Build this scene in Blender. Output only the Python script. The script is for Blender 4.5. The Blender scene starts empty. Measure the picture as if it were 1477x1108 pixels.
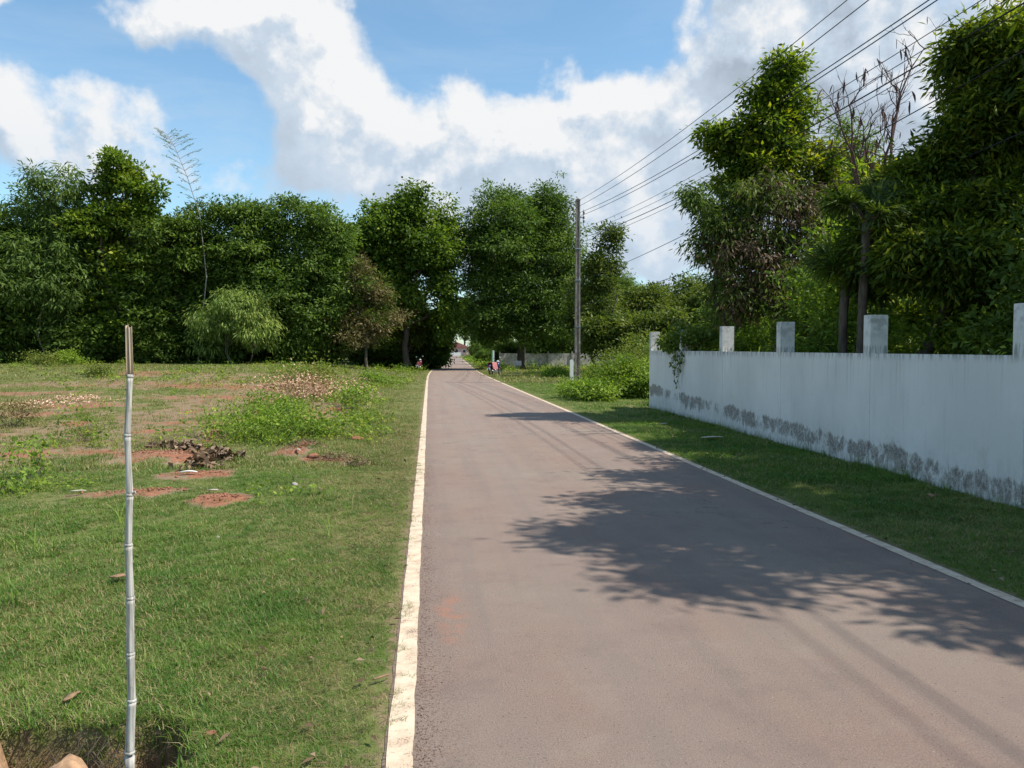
import bpy, math, random
import numpy as np
from mathutils import Vector, Matrix, Euler
rng = np.random.default_rng(7)
random.seed(7)
R = math.radians
scn = bpy.context.scene
C = scn.collection
PI = math.pi

# ------------------------------------------------------------------ camera
CAM_H, FPX, YAW, PITCH = 1.6, 1140.0, R(5.98), math.atan(46/1140)
cam = bpy.data.cameras.new('camera'); camo = bpy.data.objects.new('camera', cam); C.objects.link(camo)
cam.sensor_width = 36; cam.lens = FPX/1477*36; cam.clip_start = .05; cam.clip_end = 3000
camo.location = (0, 0, CAM_H); camo.rotation_euler = (PI/2-PITCH, 0, -YAW)
scn.camera = camo
_r = np.array([math.cos(YAW), -math.sin(YAW), 0.])
_f = np.array([math.sin(YAW)*math.cos(PITCH), math.cos(YAW)*math.cos(PITCH), -math.sin(PITCH)])
_u = np.cross(_r, _f)
def ray(px, py):
    d = _f + (px-738.5)/FPX*_r + (554-py)/FPX*_u
    return d
def P(px, py, Y):            # the real point seen at that pixel, Y metres ahead
    d = ray(px, py); t = Y/d[1]
    return np.array([0, 0, CAM_H]) + d*t
def G(px, py, z=0.):         # the point of the ground seen at that pixel
    d = ray(px, py); t = (z-CAM_H)/d[2]
    return np.array([0, 0, CAM_H]) + d*t

# ------------------------------------------------------------------ sun, sky, exposure
SUN_EL, SUN_AZ = R(53.5), R(105)          # azimuth clockwise from +Y
sd = np.array([math.sin(SUN_AZ)*math.cos(SUN_EL), math.cos(SUN_AZ)*math.cos(SUN_EL), math.sin(SUN_EL)])
sun = bpy.data.lights.new('sun', 'SUN'); sun.energy = 5.0; sun.angle = R(.53); sun.color = (1, .93, .82)
suno = bpy.data.objects.new('sun', sun); C.objects.link(suno)
suno.rotation_euler = Vector(sd).to_track_quat('Z', 'Y').to_euler(); suno.location = (30, -8, 40)
scn.view_settings.view_transform = 'Standard'; scn.view_settings.look = 'None'
scn.view_settings.exposure = 0.38; scn.view_settings.gamma = 1; scn.view_settings.use_curve_mapping = False
scn.cycles.max_bounces = 8; scn.cycles.transparent_max_bounces = 4; scn.cycles.transmission_bounces = 4
scn.cycles.diffuse_bounces = 3; scn.cycles.use_denoising = True

class NT:
    """small helper for writing node trees"""
    def __init__(s, tree): s.t = tree; s.n = tree.nodes; s.l = tree.links
    def node(s, typ, **kw):
        n = s.n.new(typ)
        for k, v in kw.items(): setattr(n, k, v)
        return n
    def put(s, sock, v):
        if isinstance(v, bpy.types.NodeSocket): s.l.new(v, sock)
        elif v is not None:
            try: sock.default_value = v
            except Exception:
                sock.default_value = tuple(v) + (1,) if hasattr(v, '__len__') and len(v) == 3 else v
    def math(s, op, a, b=None, c=None, clamp=False):
        n = s.node('ShaderNodeMath', operation=op); n.use_clamp = clamp
        for i, v in enumerate((a, b, c)):
            if v is not None: s.put(n.inputs[i], v)
        return n.outputs[0]
    def vmath(s, op, a, b=None, out=0):
        n = s.node('ShaderNodeVectorMath', operation=op)
        s.put(n.inputs[0], a)
        if b is not None: s.put(n.inputs[1], b)
        return n.outputs[out]
    def mix(s, f, a, b, typ='MIX'):
        n = s.node('ShaderNodeMix', data_type='RGBA', blend_type=typ)
        s.put(n.inputs[0], f)
        for i, v in ((6, a), (7, b)):
            if not isinstance(v, bpy.types.NodeSocket): v = tuple(v)[:3] + (1,)
            s.put(n.inputs[i], v)
        return n.outputs[2]
    def ramp(s, f, stops, interp='LINEAR'):
        n = s.node('ShaderNodeValToRGB'); n.color_ramp.interpolation = interp
        e = n.color_ramp.elements
        while len(e) < len(stops): e.new(.5)
        for el, (p, c) in zip(e, stops):
            el.position = p; el.color = (c, c, c, 1) if isinstance(c, (int, float)) else tuple(c) + (1,)
        s.put(n.inputs[0], f); return n.outputs[0]
    def noise(s, vec, scale, detail=4, rough=.55, dist=0., out=0):
        n = s.node('ShaderNodeTexNoise'); s.put(n.inputs['Vector'], vec)
        n.inputs['Scale'].default_value = scale; n.inputs['Detail'].default_value = detail
        n.inputs['Roughness'].default_value = rough; n.inputs['Distortion'].default_value = dist
        return n.outputs[out]
    def maprange(s, v, a, b, c=0., d=1., smooth=True):
        n = s.node('ShaderNodeMapRange', interpolation_type='SMOOTHSTEP' if smooth else 'LINEAR')
        for i, x in enumerate((v, a, b, c, d)): s.put(n.inputs[i], x)
        return n.outputs[0]
    def scale(s, vec, sc):
        return s.vmath('MULTIPLY', vec, sc)

world = bpy.data.worlds.new('World'); scn.world = world; world.use_nodes = True
w = NT(world.node_tree); w.n.clear()
geo = w.node('ShaderNodeTexCoord'); dirv = geo.outputs['Generated']

# clouds as a group: direction -> (azimuth, elevation) blobs roughened by noise
cg = bpy.data.node_groups.new('cloud_cover', 'ShaderNodeTree')
cg.interface.new_socket('Vector', in_out='INPUT', socket_type='NodeSocketVector')
cg.interface.new_socket('Cover', in_out='OUTPUT', socket_type='NodeSocketFloat')
g = NT(cg); gi = g.node('NodeGroupInput'); go = g.node('NodeGroupOutput')
uv = gi.outputs[0]                       # (azimuth, elevation, 0) in radians
warp = g.noise(uv, 5., 5, .6, 0, 1)
warp = g.vmath('SUBTRACT', warp, (.5, .5, .5))
warp = g.vmath('SCALE', warp); warp.node.inputs['Scale'].default_value = .16
uvw = g.vmath('ADD', uv, warp)
def azel(px, py):
    d = ray(px, py); return math.atan2(d[0], d[1]), math.atan2(d[2], math.hypot(d[0], d[1]))
BLOBS = [  # centre px, radii px, tilt degrees, weight
 (210, 30, 55, 28, -10, .9), (300, 30, 90, 45, 15, 1.), (390, 60, 110, 60, 28, 1.05), (470, 120, 75, 80, 35, 1.05), (430, 15, 60, 30, 0, .8),
 (490, 200, 80, 62, 20, 1.0), (450, 170, 60, 60, 0, 1.), (5, 150, 50, 36, 0, .9), (155, 168, 72, 46, 10, 1.0), (60, 215, 80, 36, 10, .75), (20, 250, 100, 45, 0, .7), (150, 245, 90, 26, 0, .45),
 (600, 210, 110, 60, -5, 1.05), (720, 205, 120, 60, 0, 1.1), (560, 275, 170, 40, 0, .7), (800, 260, 160, 80, 0, 1.0), (860, 200, 130, 55, -8, 1.05), (950, 180, 90, 55, -15, 1.0),
 (980, 280, 120, 90, 0, .95), (1100, 70, 110, 130, 0, 1.1), (1250, 120, 220, 160, 0, 1.05), (1450, 120, 220, 200, 0, 1.0), (1080, 360, 300, 60, 0, .75), (20, 0, 40, 10, 0, .5), (850, 340, 200, 60, 0, .7), (430, 250, 60, 34, 0, .6),
]
acc = None
for (cx, cy, rx, ry, tl, wt) in BLOBS:
    a0, e0 = azel(cx, cy); t = R(tl)
    k = 1/math.hypot(1140, cx-738)*1.0
    rx_, ry_ = rx*k, ry*k
    d = g.vmath('SUBTRACT', uvw, (a0, e0, 0))
    m1 = g.vmath('DOT_PRODUCT', d, (math.cos(t)/rx_, -math.sin(t)/rx_, 0), 1)
    m2 = g.vmath('DOT_PRODUCT', d, (math.sin(t)/ry_, math.cos(t)/ry_, 0), 1)
    q = g.math('ADD', g.math('MULTIPLY', m1, m1), g.math('MULTIPLY', m2, m2))
    v = g.math('MULTIPLY', g.math('EXPONENT', g.math('MULTIPLY', q, -.9)), wt)
    acc = v if acc is None else g.math('ADD', acc, v)
# elsewhere in the sky: broken cloud of the same kind
sepg = g.node('ShaderNodeSeparateXYZ'); g.put(sepg.inputs[0], uv)
az_off = g.math('ABSOLUTE', g.math('SUBTRACT', sepg.outputs[0], YAW))
outside = g.math('MAXIMUM', g.maprange(az_off, .62, .8), g.maprange(sepg.outputs[1], .52, .68))
other = g.maprange(g.noise(uv, 1.6, 3, .5), .42, .62)
acc = g.math('ADD', acc, g.math('MULTIPLY', outside, g.math('MULTIPLY', other, .5)))
n1 = g.noise(uv, 9., 7, .58); n2 = g.noise(uv, 30., 5, .6)
acc = g.math('SUBTRACT', 1., g.math('EXPONENT', g.math('MULTIPLY', acc, -1.3)))
dens = g.math('ADD', g.math('MULTIPLY', acc, 1.3), g.math('MULTIPLY', g.math('SUBTRACT', n1, .5), 2.0))
dens = g.math('ADD', dens, g.math('MULTIPLY', g.math('SUBTRACT', n2, .5), .55))
g.put(go.inputs[0], dens)

sep = w.node('ShaderNodeSeparateXYZ'); w.put(sep.inputs[0], dirv)
az = w.math('ARCTAN2', sep.outputs[0], sep.outputs[1])
hyp = w.math('SQRT', w.math('ADD', w.math('MULTIPLY', sep.outputs[0], sep.outputs[0]), w.math('MULTIPLY', sep.outputs[1], sep.outputs[1])))
el = w.math('ARCTAN2', sep.outputs[2], hyp)
comb = w.node('ShaderNodeCombineXYZ'); w.put(comb.inputs[0], az); w.put(comb.inputs[1], el)
def cover(vec):
    n = w.node('ShaderNodeGroup'); n.node_tree = cg; w.put(n.inputs[0], vec); return n.outputs[0]
c0 = cover(comb.outputs[0])
c1 = cover(w.vmath('ADD', comb.outputs[0], (.022, .034, 0)))
alpha = w.maprange(c0, .44, .98)
wisp = w.maprange(w.noise(w.scale(comb.outputs[0], (1.2, 5., 1)), 2.2, 6, .62, .4), .40, .72)
above = w.maprange(el, 0., .42, .95, .22)
hazy = w.math('MULTIPLY', wisp, above)
lit = w.math('SUBTRACT', c0, c1)
thick = w.maprange(c0, .7, 1.5)
shade = w.math('ADD', w.math('MULTIPLY', lit, .7), w.math('SUBTRACT', .90, w.math('MULTIPLY', thick, .10)))
# the great cloud to the upper right turns its grey underside to us
aR, eR = azel(1240, 90)
dR = w.vmath('LENGTH', w.scale(w.vmath('SUBTRACT', comb.outputs[0], (aR, eR, 0)), (1., 1.5, 0)), None, 1)
shade = w.math('MAXIMUM', shade, w.maprange(w.noise(comb.outputs[0], 11., 5, .6), .3, .7, .68, .86))
grey = w.maprange(dR, .10, .32, .13, 0.)
shade = w.math('SUBTRACT', shade, w.math('MULTIPLY', grey, w.maprange(c0, .55, 1.0)), clamp=False)
shade = w.math('MAXIMUM', w.math('MINIMUM', shade, 1.0), .40)
ccol = w.ramp(shade, [(.3, (.26, .32, .40)), (.6, (.46, .54, .64)), (.8, (.64, .75, .88)), (1., (1., 1.01, 1.02))])
sky = w.node('ShaderNodeTexSky', sky_type='NISHITA'); sky.sun_disc = False
sky.sun_elevation = SUN_EL; sky.sun_rotation = SUN_AZ; sky.air_density = 1.0; sky.dust_density = .6; sky.ozone_density = 2.0
SKY_STRENGTH = .12
skyc = w.vmath('MULTIPLY', sky.outputs[0], (1.08, 1.28, 1.24))
inv = 1/SKY_STRENGTH
cl = w.vmath('SCALE', ccol); cl.node.inputs['Scale'].default_value = inv*.70
hz = w.vmath('SCALE', (.62, .76, .92)); hz.node.inputs['Scale'].default_value = inv*.70
skyb = w.mix(hazy, skyc, hz); cl = w.mix(w.maprange(el, .30, .02, 0., .62), cl, hz)
final = w.mix(alpha, skyb, cl)
bg = w.node('ShaderNodeBackground'); bg.inputs[1].default_value = SKY_STRENGTH; w.put(bg.inputs[0], final)
wo = w.node('ShaderNodeOutputWorld'); w.l.new(bg.outputs[0], wo.inputs[0])
world.cycles.sampling_method = 'MANUAL'; world.cycles.sample_map_resolution = 512

# ------------------------------------------------------------------ materials
def material(name):
    m = bpy.data.materials.new(name); m.use_nodes = True; t = NT(m.node_tree); t.n.clear()
    out = t.node('ShaderNodeOutputMaterial'); return m, t, out
def principled(t, out, col, rough=.8, spec=.3, bump=None, bstr=.3, bdist=.01, metal=0.):
    b = t.node('ShaderNodeBsdfPrincipled'); t.put(b.inputs['Base Color'], tuple(col)+(1,) if isinstance(col, tuple) else col)
    t.put(b.inputs['Roughness'], rough); b.inputs['Specular IOR Level'].default_value = spec; b.inputs['Metallic'].default_value = metal
    if bump is not None:
        bn = t.node('ShaderNodeBump'); bn.inputs['Strength'].default_value = bstr; bn.inputs['Distance'].default_value = bdist
        t.put(bn.inputs['Height'], bump); t.l.new(bn.outputs[0], b.inputs['Normal'])
    t.l.new(b.outputs[0], out.inputs[0]); return b
def simple(name, col, rough=.7, spec=.3, var=.15, scale=12., metal=0., bstr=.2):
    m, t, out = material(name); p = t.node('ShaderNodeNewGeometry').outputs['Position']
    n = t.noise(p, scale, 5, .6)
    f = t.maprange(n, .3, .7)
    c = t.mix(f, tuple(x*(1-var) for x in col), tuple(min(1, x*(1+var)) for x in col))
    principled(t, out, c, rough, spec, n, bstr, .004, metal); return m
def leafmat(name, dark, mid, light, trans=.3, spec=.18, rough=.55, tcol=None):
    m, t, out = material(name)
    a = t.node('ShaderNodeAttribute', attribute_name='tint').outputs['Fac']
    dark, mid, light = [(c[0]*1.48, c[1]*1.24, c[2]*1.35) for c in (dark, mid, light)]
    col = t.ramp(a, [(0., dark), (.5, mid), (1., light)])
    b = t.node('ShaderNodeBsdfPrincipled'); t.put(b.inputs['Base Color'], col)
    b.inputs['Roughness'].default_value = rough; b.inputs['Specular IOR Level'].default_value = spec
    tr = t.node('ShaderNodeBsdfTranslucent')
    t.put(tr.inputs[0], t.mix(1., col, tcol or (1.25, 1.35, .5), 'MULTIPLY'))
    mx = t.node('ShaderNodeMixShader'); mx.inputs[0].default_value = trans
    t.l.new(b.outputs[0], mx.inputs[1]); t.l.new(tr.outputs[0], mx.inputs[2]); t.l.new(mx.outputs[0], out.inputs[0])
    return m
LM = {
 'forest': leafmat('forest_leaf', (.028, .060, .010), (.066, .125, .018), (.14, .22, .03)),
 'feather': leafmat('feathery_leaf', (.034, .075, .014), (.078, .15, .026), (.15, .235, .04), trans=.36),
 'bamboo': leafmat('bamboo_leaf', (.05, .10, .022), (.10, .18, .038), (.20, .29, .07), trans=.4),
 'bright': leafmat('bright_leaf', (.04, .09, .012), (.10, .18, .02), (.26, .32, .035), trans=.4),
 'yellow': leafmat('yellow_flush_leaf', (.035, .080, .010), (.13, .20, .015), (.38, .38, .03), trans=.45),
 'mango': leafmat('mango_leaf', (.022, .050, .009), (.060, .112, .015), (.19, .25, .025), trans=.32, spec=.14, rough=.6),
 'olive': leafmat('olive_leaf', (.040, .075, .014), (.095, .145, .026), (.18, .22, .045), trans=.36),
 'brown': leafmat('withered_leaf', (.035, .028, .016), (.10, .080, .044), (.22, .19, .12), trans=.15, tcol=(1., .8, .6)),
 'drab': leafmat('drab_leaf', (.045, .055, .018), (.12, .12, .045), (.22, .20, .09), trans=.25, tcol=(1.1, 1., .5)),
 'dry': leafmat('dry_leaf', (.22, .16, .09), (.42, .34, .21), (.66, .58, .42), trans=.2, tcol=(1., .8, .6)),
 'shrub': leafmat('shrub_leaf', (.05, .11, .016), (.12, .22, .03), (.24, .36, .05), trans=.4),
 'palm': leafmat('palm_leaf', (.02, .045, .012), (.045, .09, .018), (.10, .16, .03), trans=.25, spec=.2, rough=.5),
}
def barkmat(name, a, b, scale=6.):
    m, t, out = material(name); p = t.node('ShaderNodeNewGeometry').outputs['Position']
    n = t.noise(t.scale(p, (1, 1, .25)), scale*3, 6, .65); n2 = t.noise(p, scale*.4, 3)
    c = t.mix(t.maprange(n, .3, .7), a, b); c = t.mix(t.math('MULTIPLY', n2, .5), c, tuple(x*.5 for x in a))
    principled(t, out, c, .9, .2, n, .6, .02); return m
BARK = barkmat('bark', (.07, .055, .042), (.17, .14, .11))
BARK_PALE = barkmat('pale_bark', (.22, .20, .17), (.40, .37, .32))
TWIG = barkmat('reddish_twig', (.09, .05, .045), (.17, .10, .085), 20)

def mat_ground():
    m, t, out = material('field_ground'); p = t.node('ShaderNodeNewGeometry').outputs['Position']
    soil = t.node('ShaderNodeAttribute', attribute_name='soil').outputs['Fac']
    n1 = t.noise(p, 1.3, 5, .6); n2 = t.noise(p, 14., 5, .65); n3 = t.noise(p, 90., 3, .7)
    grass = t.mix(t.maprange(n1, .35, .65), (.09, .125, .03), (.16, .17, .06))
    grass = t.mix(t.maprange(n2, .45, .7), grass, (.16, .13, .075))
    red = t.mix(t.maprange(n2, .3, .7), (.20, .085, .05), (.33, .155, .095))
    dry = t.mix(t.maprange(n3, .35, .65), (.27, .19, .125), (.19, .14, .085))
    red = t.mix(t.maprange(t.math('ADD', soil, t.math('MULTIPLY', t.math('SUBTRACT', n1, .5), .5)), .84, 1.0), dry, red)
    f = t.math('ADD', soil, t.math('MULTIPLY', t.math('SUBTRACT', n2, .5), .7), clamp=True)
    c = t.mix(t.maprange(f, .3, .62), grass, red)
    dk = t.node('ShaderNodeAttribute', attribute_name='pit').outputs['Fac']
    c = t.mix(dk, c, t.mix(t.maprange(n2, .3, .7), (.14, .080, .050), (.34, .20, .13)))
    principled(t, out, c, .95, .1, t.math('ADD', n2, t.math('MULTIPLY', n3, .4)), .8, .02); return m
def mat_road():
    m, t, out = material('asphalt'); p = t.node('ShaderNodeNewGeometry').outputs['Position']
    sx = t.node('ShaderNodeSeparateXYZ'); t.put(sx.inputs[0], p); u = t.node('ShaderNodeAttribute', attribute_name='across').outputs['Fac']
    n1 = t.noise(p, .55, 4, .55); n2 = t.noise(p, 5., 5, .6); n3 = t.noise(p, 105., 4, .8); n4 = t.noise(t.scale(p, (3., .12, 1)), 1.2, 4, .6)
    c = t.mix(t.maprange(n1, .3, .7), (.250, .172, .138), (.255, .20, .162))
    c = t.mix(t.math('MULTIPLY', t.maprange(n4, .4, .72), .5), c, (.18, .148, .13))
    c = t.mix(t.math('MULTIPLY', t.maprange(n2, .52, .75), .28), c, (.28, .17, .128))
    c = t.mix(t.math('MULTIPLY', t.maprange(n3, .54, .68), .85), c, (.37, .30, .255))
    c = t.mix(t.math('MULTIPLY', t.maprange(n3, .47, .33), .9), c, (.10, .068, .058))
    mott = t.noise(p, 2.1, 6, .72); c = t.mix(t.math('MULTIPLY', t.maprange(mott, .50, .66), .38), c, (.165, .125, .108)); c = t.mix(t.math('MULTIPLY', t.maprange(mott, .46, .34), .35), c, (.30, .235, .19))
    # two worn wheel paths and a darker, grittier strip along the left edge
    wp = t.math('SUBTRACT', 1., t.maprange(t.math('ABSOLUTE', t.math('SUBTRACT', t.math('ABSOLUTE', t.math('SUBTRACT', u, .5)), .2)), .02, .12))
    c = t.mix(t.math('MULTIPLY', wp, .22), c, (.25, .21, .18))
    n6 = t.noise(p, 62., 2, .5); c = t.mix(t.math('MULTIPLY', t.maprange(n6, .66, .72), .75), c, (.07, .05, .045)); c = t.mix(t.math('MULTIPLY', t.maprange(t.noise(p, 75., 2, .5), .69, .74), .6), c, (.42, .36, .31))
    grit = t.math('MULTIPLY', t.maprange(u, .12, 0.), t.maprange(t.noise(p, 55., 4, .7), .50, .60))
    c = t.mix(t.math('MULTIPLY', grit, .8), c, (.10, .055, .04))
    # rusty smear near the left edge, rubber marks further off
    sm = t.math('SUBTRACT', 1., t.maprange(t.vmath('LENGTH', t.scale(t.vmath('SUBTRACT', p, (.13, 4.75, 0)), (7., 1.5, 0)), None, 1), .1, 1.))
    c = t.mix(t.math('MULTIPLY', sm, t.maprange(n2, .4, .7)), c, (.36, .17, .11))
    n5 = t.noise(p, 420., 2, .5)
    h = t.math('ADD', n3, t.math('MULTIPLY', n5, .4))
    cr = t.node('ShaderNodeTexVoronoi', feature='DISTANCE_TO_EDGE'); t.put(cr.inputs['Vector'], t.vmath('ADD', p, t.vmath('SCALE', t.noise(p, 3., 4, .6, 0, 1)))); cr.inputs['Scale'].default_value = .22
    crk = t.math('MULTIPLY', t.math('LESS_THAN', cr.outputs[0], .0016), t.maprange(n1, .45, .55))
    c = t.mix(t.math('MULTIPLY', crk, .6), c, (.06, .05, .045))
    principled(t, out, c, t.maprange(n3, .3, .7, .72, .95), .35, h, .7, .010); return m
def mat_line():
    m, t, out = material('worn_line_paint'); p = t.node('ShaderNodeNewGeometry').outputs['Position']
    n = t.noise(p, 7., 6, .65); n2 = t.noise(p, 45., 4, .65); n3 = t.noise(p, 150., 2, .6)
    c = t.mix(t.maprange(n, .35, .7), (.62, .52, .39), (.48, .36, .255))
    c = t.mix(t.maprange(n2, .60, .68), c, (.36, .24, .17)); c = t.mix(t.maprange(t.math('ADD', t.math('MULTIPLY', n, .5), t.math('MULTIPLY', n3, .5)), .585, .62), c, (.15, .115, .09))
    principled(t, out, c, .8, .3, n2, .4, .003); return m
def mat_wall(name='weathered_white_paint', shade=1.):
    m, t, out = material(name); p = t.node('ShaderNodeNewGeometry').outputs['Position']
    s = t.node('ShaderNodeSeparateXYZ'); t.put(s.inputs[0], p); z = s.outputs[2]
    n1 = t.noise(p, .9, 4, .5); streak = t.noise(t.scale(p, (3, 3, .35)), 2.2, 5, .65); blot = t.noise(t.scale(p, (1., 1., .45)), 6.5, 8, .74)
    lowb = t.noise(t.scale(p, (1, 1, .15)), 1.3, 5, .65, .6)
    c = t.mix(t.maprange(n1, .3, .7), (.76, .745, .715), (.66, .65, .625))
    c = t.mix(t.math('MULTIPLY', t.maprange(streak, .5, .8), .22), c, (.36, .37, .36))
    yel = t.maprange(t.noise(p, 2.3, 3, .5), .66, .74); c = t.mix(t.math('MULTIPLY', yel, .35), c, (.62, .55, .38))
    cz = t.math('ADD', t.math('ADD', t.math('MULTIPLY', s.outputs[1], .027), -.20), t.math('MULTIPLY', lowb, .42))              # height of the peeled band
    d_ = t.math('SUBTRACT', z, cz)
    band = t.math('MULTIPLY', t.maprange(d_, .16, .0), t.maprange(d_, -.42, -.10))      # ragged peeled strip
    patch = t.maprange(t.noise(t.scale(p, (1, 1, .3)), 1.0, 4, .6), .36, .58); fine = t.noise(t.scale(p, (1, 1, .45)), 11., 6, .75, .8); big = t.noise(t.scale(p, (1, 1, .7)), 2.3, 7, .70, 1.1)
    v = t.math('ADD', t.math('ADD', t.math('MULTIPLY', band, .30), t.math('MULTIPLY', patch, .12)), t.math('ADD', t.math('MULTIPLY', fine, .45), t.math('MULTIPLY', big, .65)))
    pm = t.math('MULTIPLY', t.maprange(v, .82, .96), t.maprange(band, .02, .25))
    soft = t.math('MULTIPLY', t.maprange(t.math('ADD', z, t.math('MULTIPLY', t.math('SUBTRACT', big, .5), -1.1)), .62, .05), t.maprange(fine, .35, .62)); c = t.mix(t.math('MULTIPLY', soft, .38), c, (.30, .305, .28))
    pc = t.mix(t.maprange(t.noise(p, 22., 5, .7), .35, .65), (.14, .125, .11), (.36, .32, .285))
    pm = t.math('MULTIPLY', pm, t.maprange(t.noise(p, 45., 4, .7), .30, .52, .35, .95))
    c = t.mix(pm, c, pc)
    drip = t.math('MULTIPLY', t.maprange(z, .75, 1.6), t.maprange(t.noise(t.scale(p, (7, 7, .22)), 2.4, 4, .6), .56, .70)); c = t.mix(t.math('MULTIPLY', drip, .35), c, (.33, .33, .30))
    foot = t.math('MULTIPLY', t.maprange(z, .17, .0), t.maprange(t.noise(t.scale(p, (4, 4, 1.)), 5., 4, .6), .42, .62)); c = t.mix(t.math('MULTIPLY', foot, .85), c, (.16, .16, .12))
    top = t.math('MULTIPLY', t.maprange(z, 1.46, 1.60), t.maprange(t.noise(t.scale(p, (9, 9, .8)), 3., 4, .6), .42, .62)); top = t.math('MULTIPLY', top, t.maprange(z, 1.72, 1.66)); c = t.mix(t.math('MULTIPLY', top, .75), c, (.20, .20, .18))
    hi = t.math('MULTIPLY', t.maprange(z, 1.6, 2.1), t.maprange(t.noise(p, 5., 6, .7), .45, .62)); c = t.mix(t.math('MULTIPLY', hi, .7), c, (.27, .28, .27))
    principled(t, out, c, .85, .25, t.math('ADD', t.noise(p, 30., 5, .6), t.math('MULTIPLY', pm, -.6)), .35, .008); return m
def mat_blade(name, a, b, dry):
    m, t, out = material(name); p = t.node('ShaderNodeNewGeometry').outputs['Position']
    rnd = t.node('ShaderNodeAttribute', attribute_name='tint').outputs['Fac']; oi = t.node('ShaderNodeObjectInfo').outputs['Random']
    n = t.noise(p, .9, 4, .6)
    f = t.math('ADD', t.math('MULTIPLY', n, .8), t.math('MULTIPLY', oi, .25)); f = t.maprange(t.math('ADD', f, t.math('MULTIPLY', t.math('SUBTRACT', t.noise(p, 2.6, 4, .65), .5), .5)), .38, .68)
    c = t.mix(f, a, b)
    dr = t.maprange(t.math('ADD', t.math('ADD', rnd, t.math('MULTIPLY', oi, .3)), t.math('MULTIPLY', t.noise(p, .7, 4, .65), .9)), 1.30, 1.54); c = t.mix(dr, c, dry)
    b_ = t.node('ShaderNodeBsdfPrincipled'); t.put(b_.inputs['Base Color'], c); b_.inputs['Roughness'].default_value = .5; b_.inputs['Specular IOR Level'].default_value = .3
    tr = t.node('ShaderNodeBsdfTranslucent'); t.put(tr.inputs[0], t.mix(1., c, (1.2, 1.3, .6), 'MULTIPLY'))
    mx = t.node('ShaderNodeMixShader'); mx.inputs[0].default_value = .3
    t.l.new(b_.outputs[0], mx.inputs[1]); t.l.new(tr.outputs[0], mx.inputs[2]); t.l.new(mx.outputs[0], out.inputs[0]); return m
M_GROUND, M_ROAD, M_LINE, M_WALL = mat_ground(), mat_road(), mat_line(), mat_wall()
M_GRASS = mat_blade('grass_blade', (.062, .152, .014), (.135, .225, .030), (.38, .30, .15))
M_GRASS_DRY = mat_blade('dry_grass_blade', (.11, .165, .028), (.22, .215, .065), (.42, .33, .18))
M_WEED = mat_blade('weed_blade', (.10, .19, .025), (.18, .27, .04), (.40, .33, .17))
M_CONC = simple('grey_concrete', (.30, .275, .25), .9, .2, .35, 5.)
M_CONC_PALE = simple('pale_concrete', (.42, .39, .36), .9, .2, .3, 3.)
M_BLACK = simple('black_plastic', (.02, .02, .022), .4, .4, .1)
M_RUBBER = simple('rubber', (.015, .015, .016), .8, .3, .2)
M_STEEL = simple('grey_steel', (.35, .35, .36), .35, .5, .1, 20, .8)
M_CABLE = simple('cable_sheath', (.025, .026, .03), .6, .3, .1)
M_REDCLAY = simple('red_clay', (.25, .11, .07), .9, .15, .35, 25., 0, .8)
M_STONE = simple('pale_stone', (.40, .25, .15), .9, .15, .3, 18., 0, .8)
M_STONEG = simple('grey_stone', (.36, .33, .30), .9, .15, .3, 18., 0, .6)

# ------------------------------------------------------------------ mesh helpers
def tag(o, label=None, cat=None, group=None, kind=None):
    for k, v in (('label', label), ('category', cat), ('group', group), ('kind', kind)):
        if v: o[k] = v
    return o
def mesh_np(name, V, F, mat, tint=None, smooth=False):
    """F: (n,4) or (n,3) int array"""
    me = bpy.data.meshes.new(name); V = np.asarray(V, np.float32); F = np.asarray(F, np.int32); n, k = F.shape
    me.vertices.add(len(V)); me.vertices.foreach_set('co', V.ravel())
    me.loops.add(n*k); me.loops.foreach_set('vertex_index', F.ravel())
    me.polygons.add(n); me.polygons.foreach_set('loop_start', np.arange(0, n*k, k, dtype=np.int32))
    try: me.polygons.foreach_set('loop_total', np.full(n, k, np.int32))
    except Exception: pass
    if smooth: me.polygons.foreach_set('use_smooth', np.ones(n, bool))
    me.update(calc_edges=True)
    if tint is not None:
        a = me.attributes.new('tint', 'FLOAT', 'FACE'); a.data.foreach_set('value', np.asarray(tint, np.float32))
    if mat: me.materials.append(mat)
    return me
def obj(name, me, parent=None, loc=None, rot=None, scale=None):
    o = bpy.data.objects.new(name, me); C.objects.link(o)
    if parent is not None: o.parent = parent
    if loc is not None: o.location = loc
    if rot is not None: o.rotation_euler = rot
    if scale is not None: o.scale = (scale,)*3 if isinstance(scale, (int, float)) else scale
    return o
def thing(name, label, cat, loc=(0, 0, 0), rz=0, group=None):
    o = obj(name, None, None, loc, (0, 0, rz)); return tag(o, label, cat, group)
def copy_tree(root, loc, rz=0, scale=1., label=None, group=None):
    def cp(o, par):
        c = o.copy(); C.objects.link(c)
        if par is not None: c.parent = par
        for ch in [x for x in kids.get(o.name, [])]: cp(ch, c)
        return c
    kids = {}
    for x in list(C.objects):
        if x.parent: kids.setdefault(x.parent.name, []).append(x)
    r = cp(root, None); r.location = loc; r.rotation_euler = (0, 0, rz)
    r.scale = (scale,)*3 if isinstance(scale, (int, float)) else scale
    if label: r['label'] = label
    if group: r['group'] = group
    return r
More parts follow.
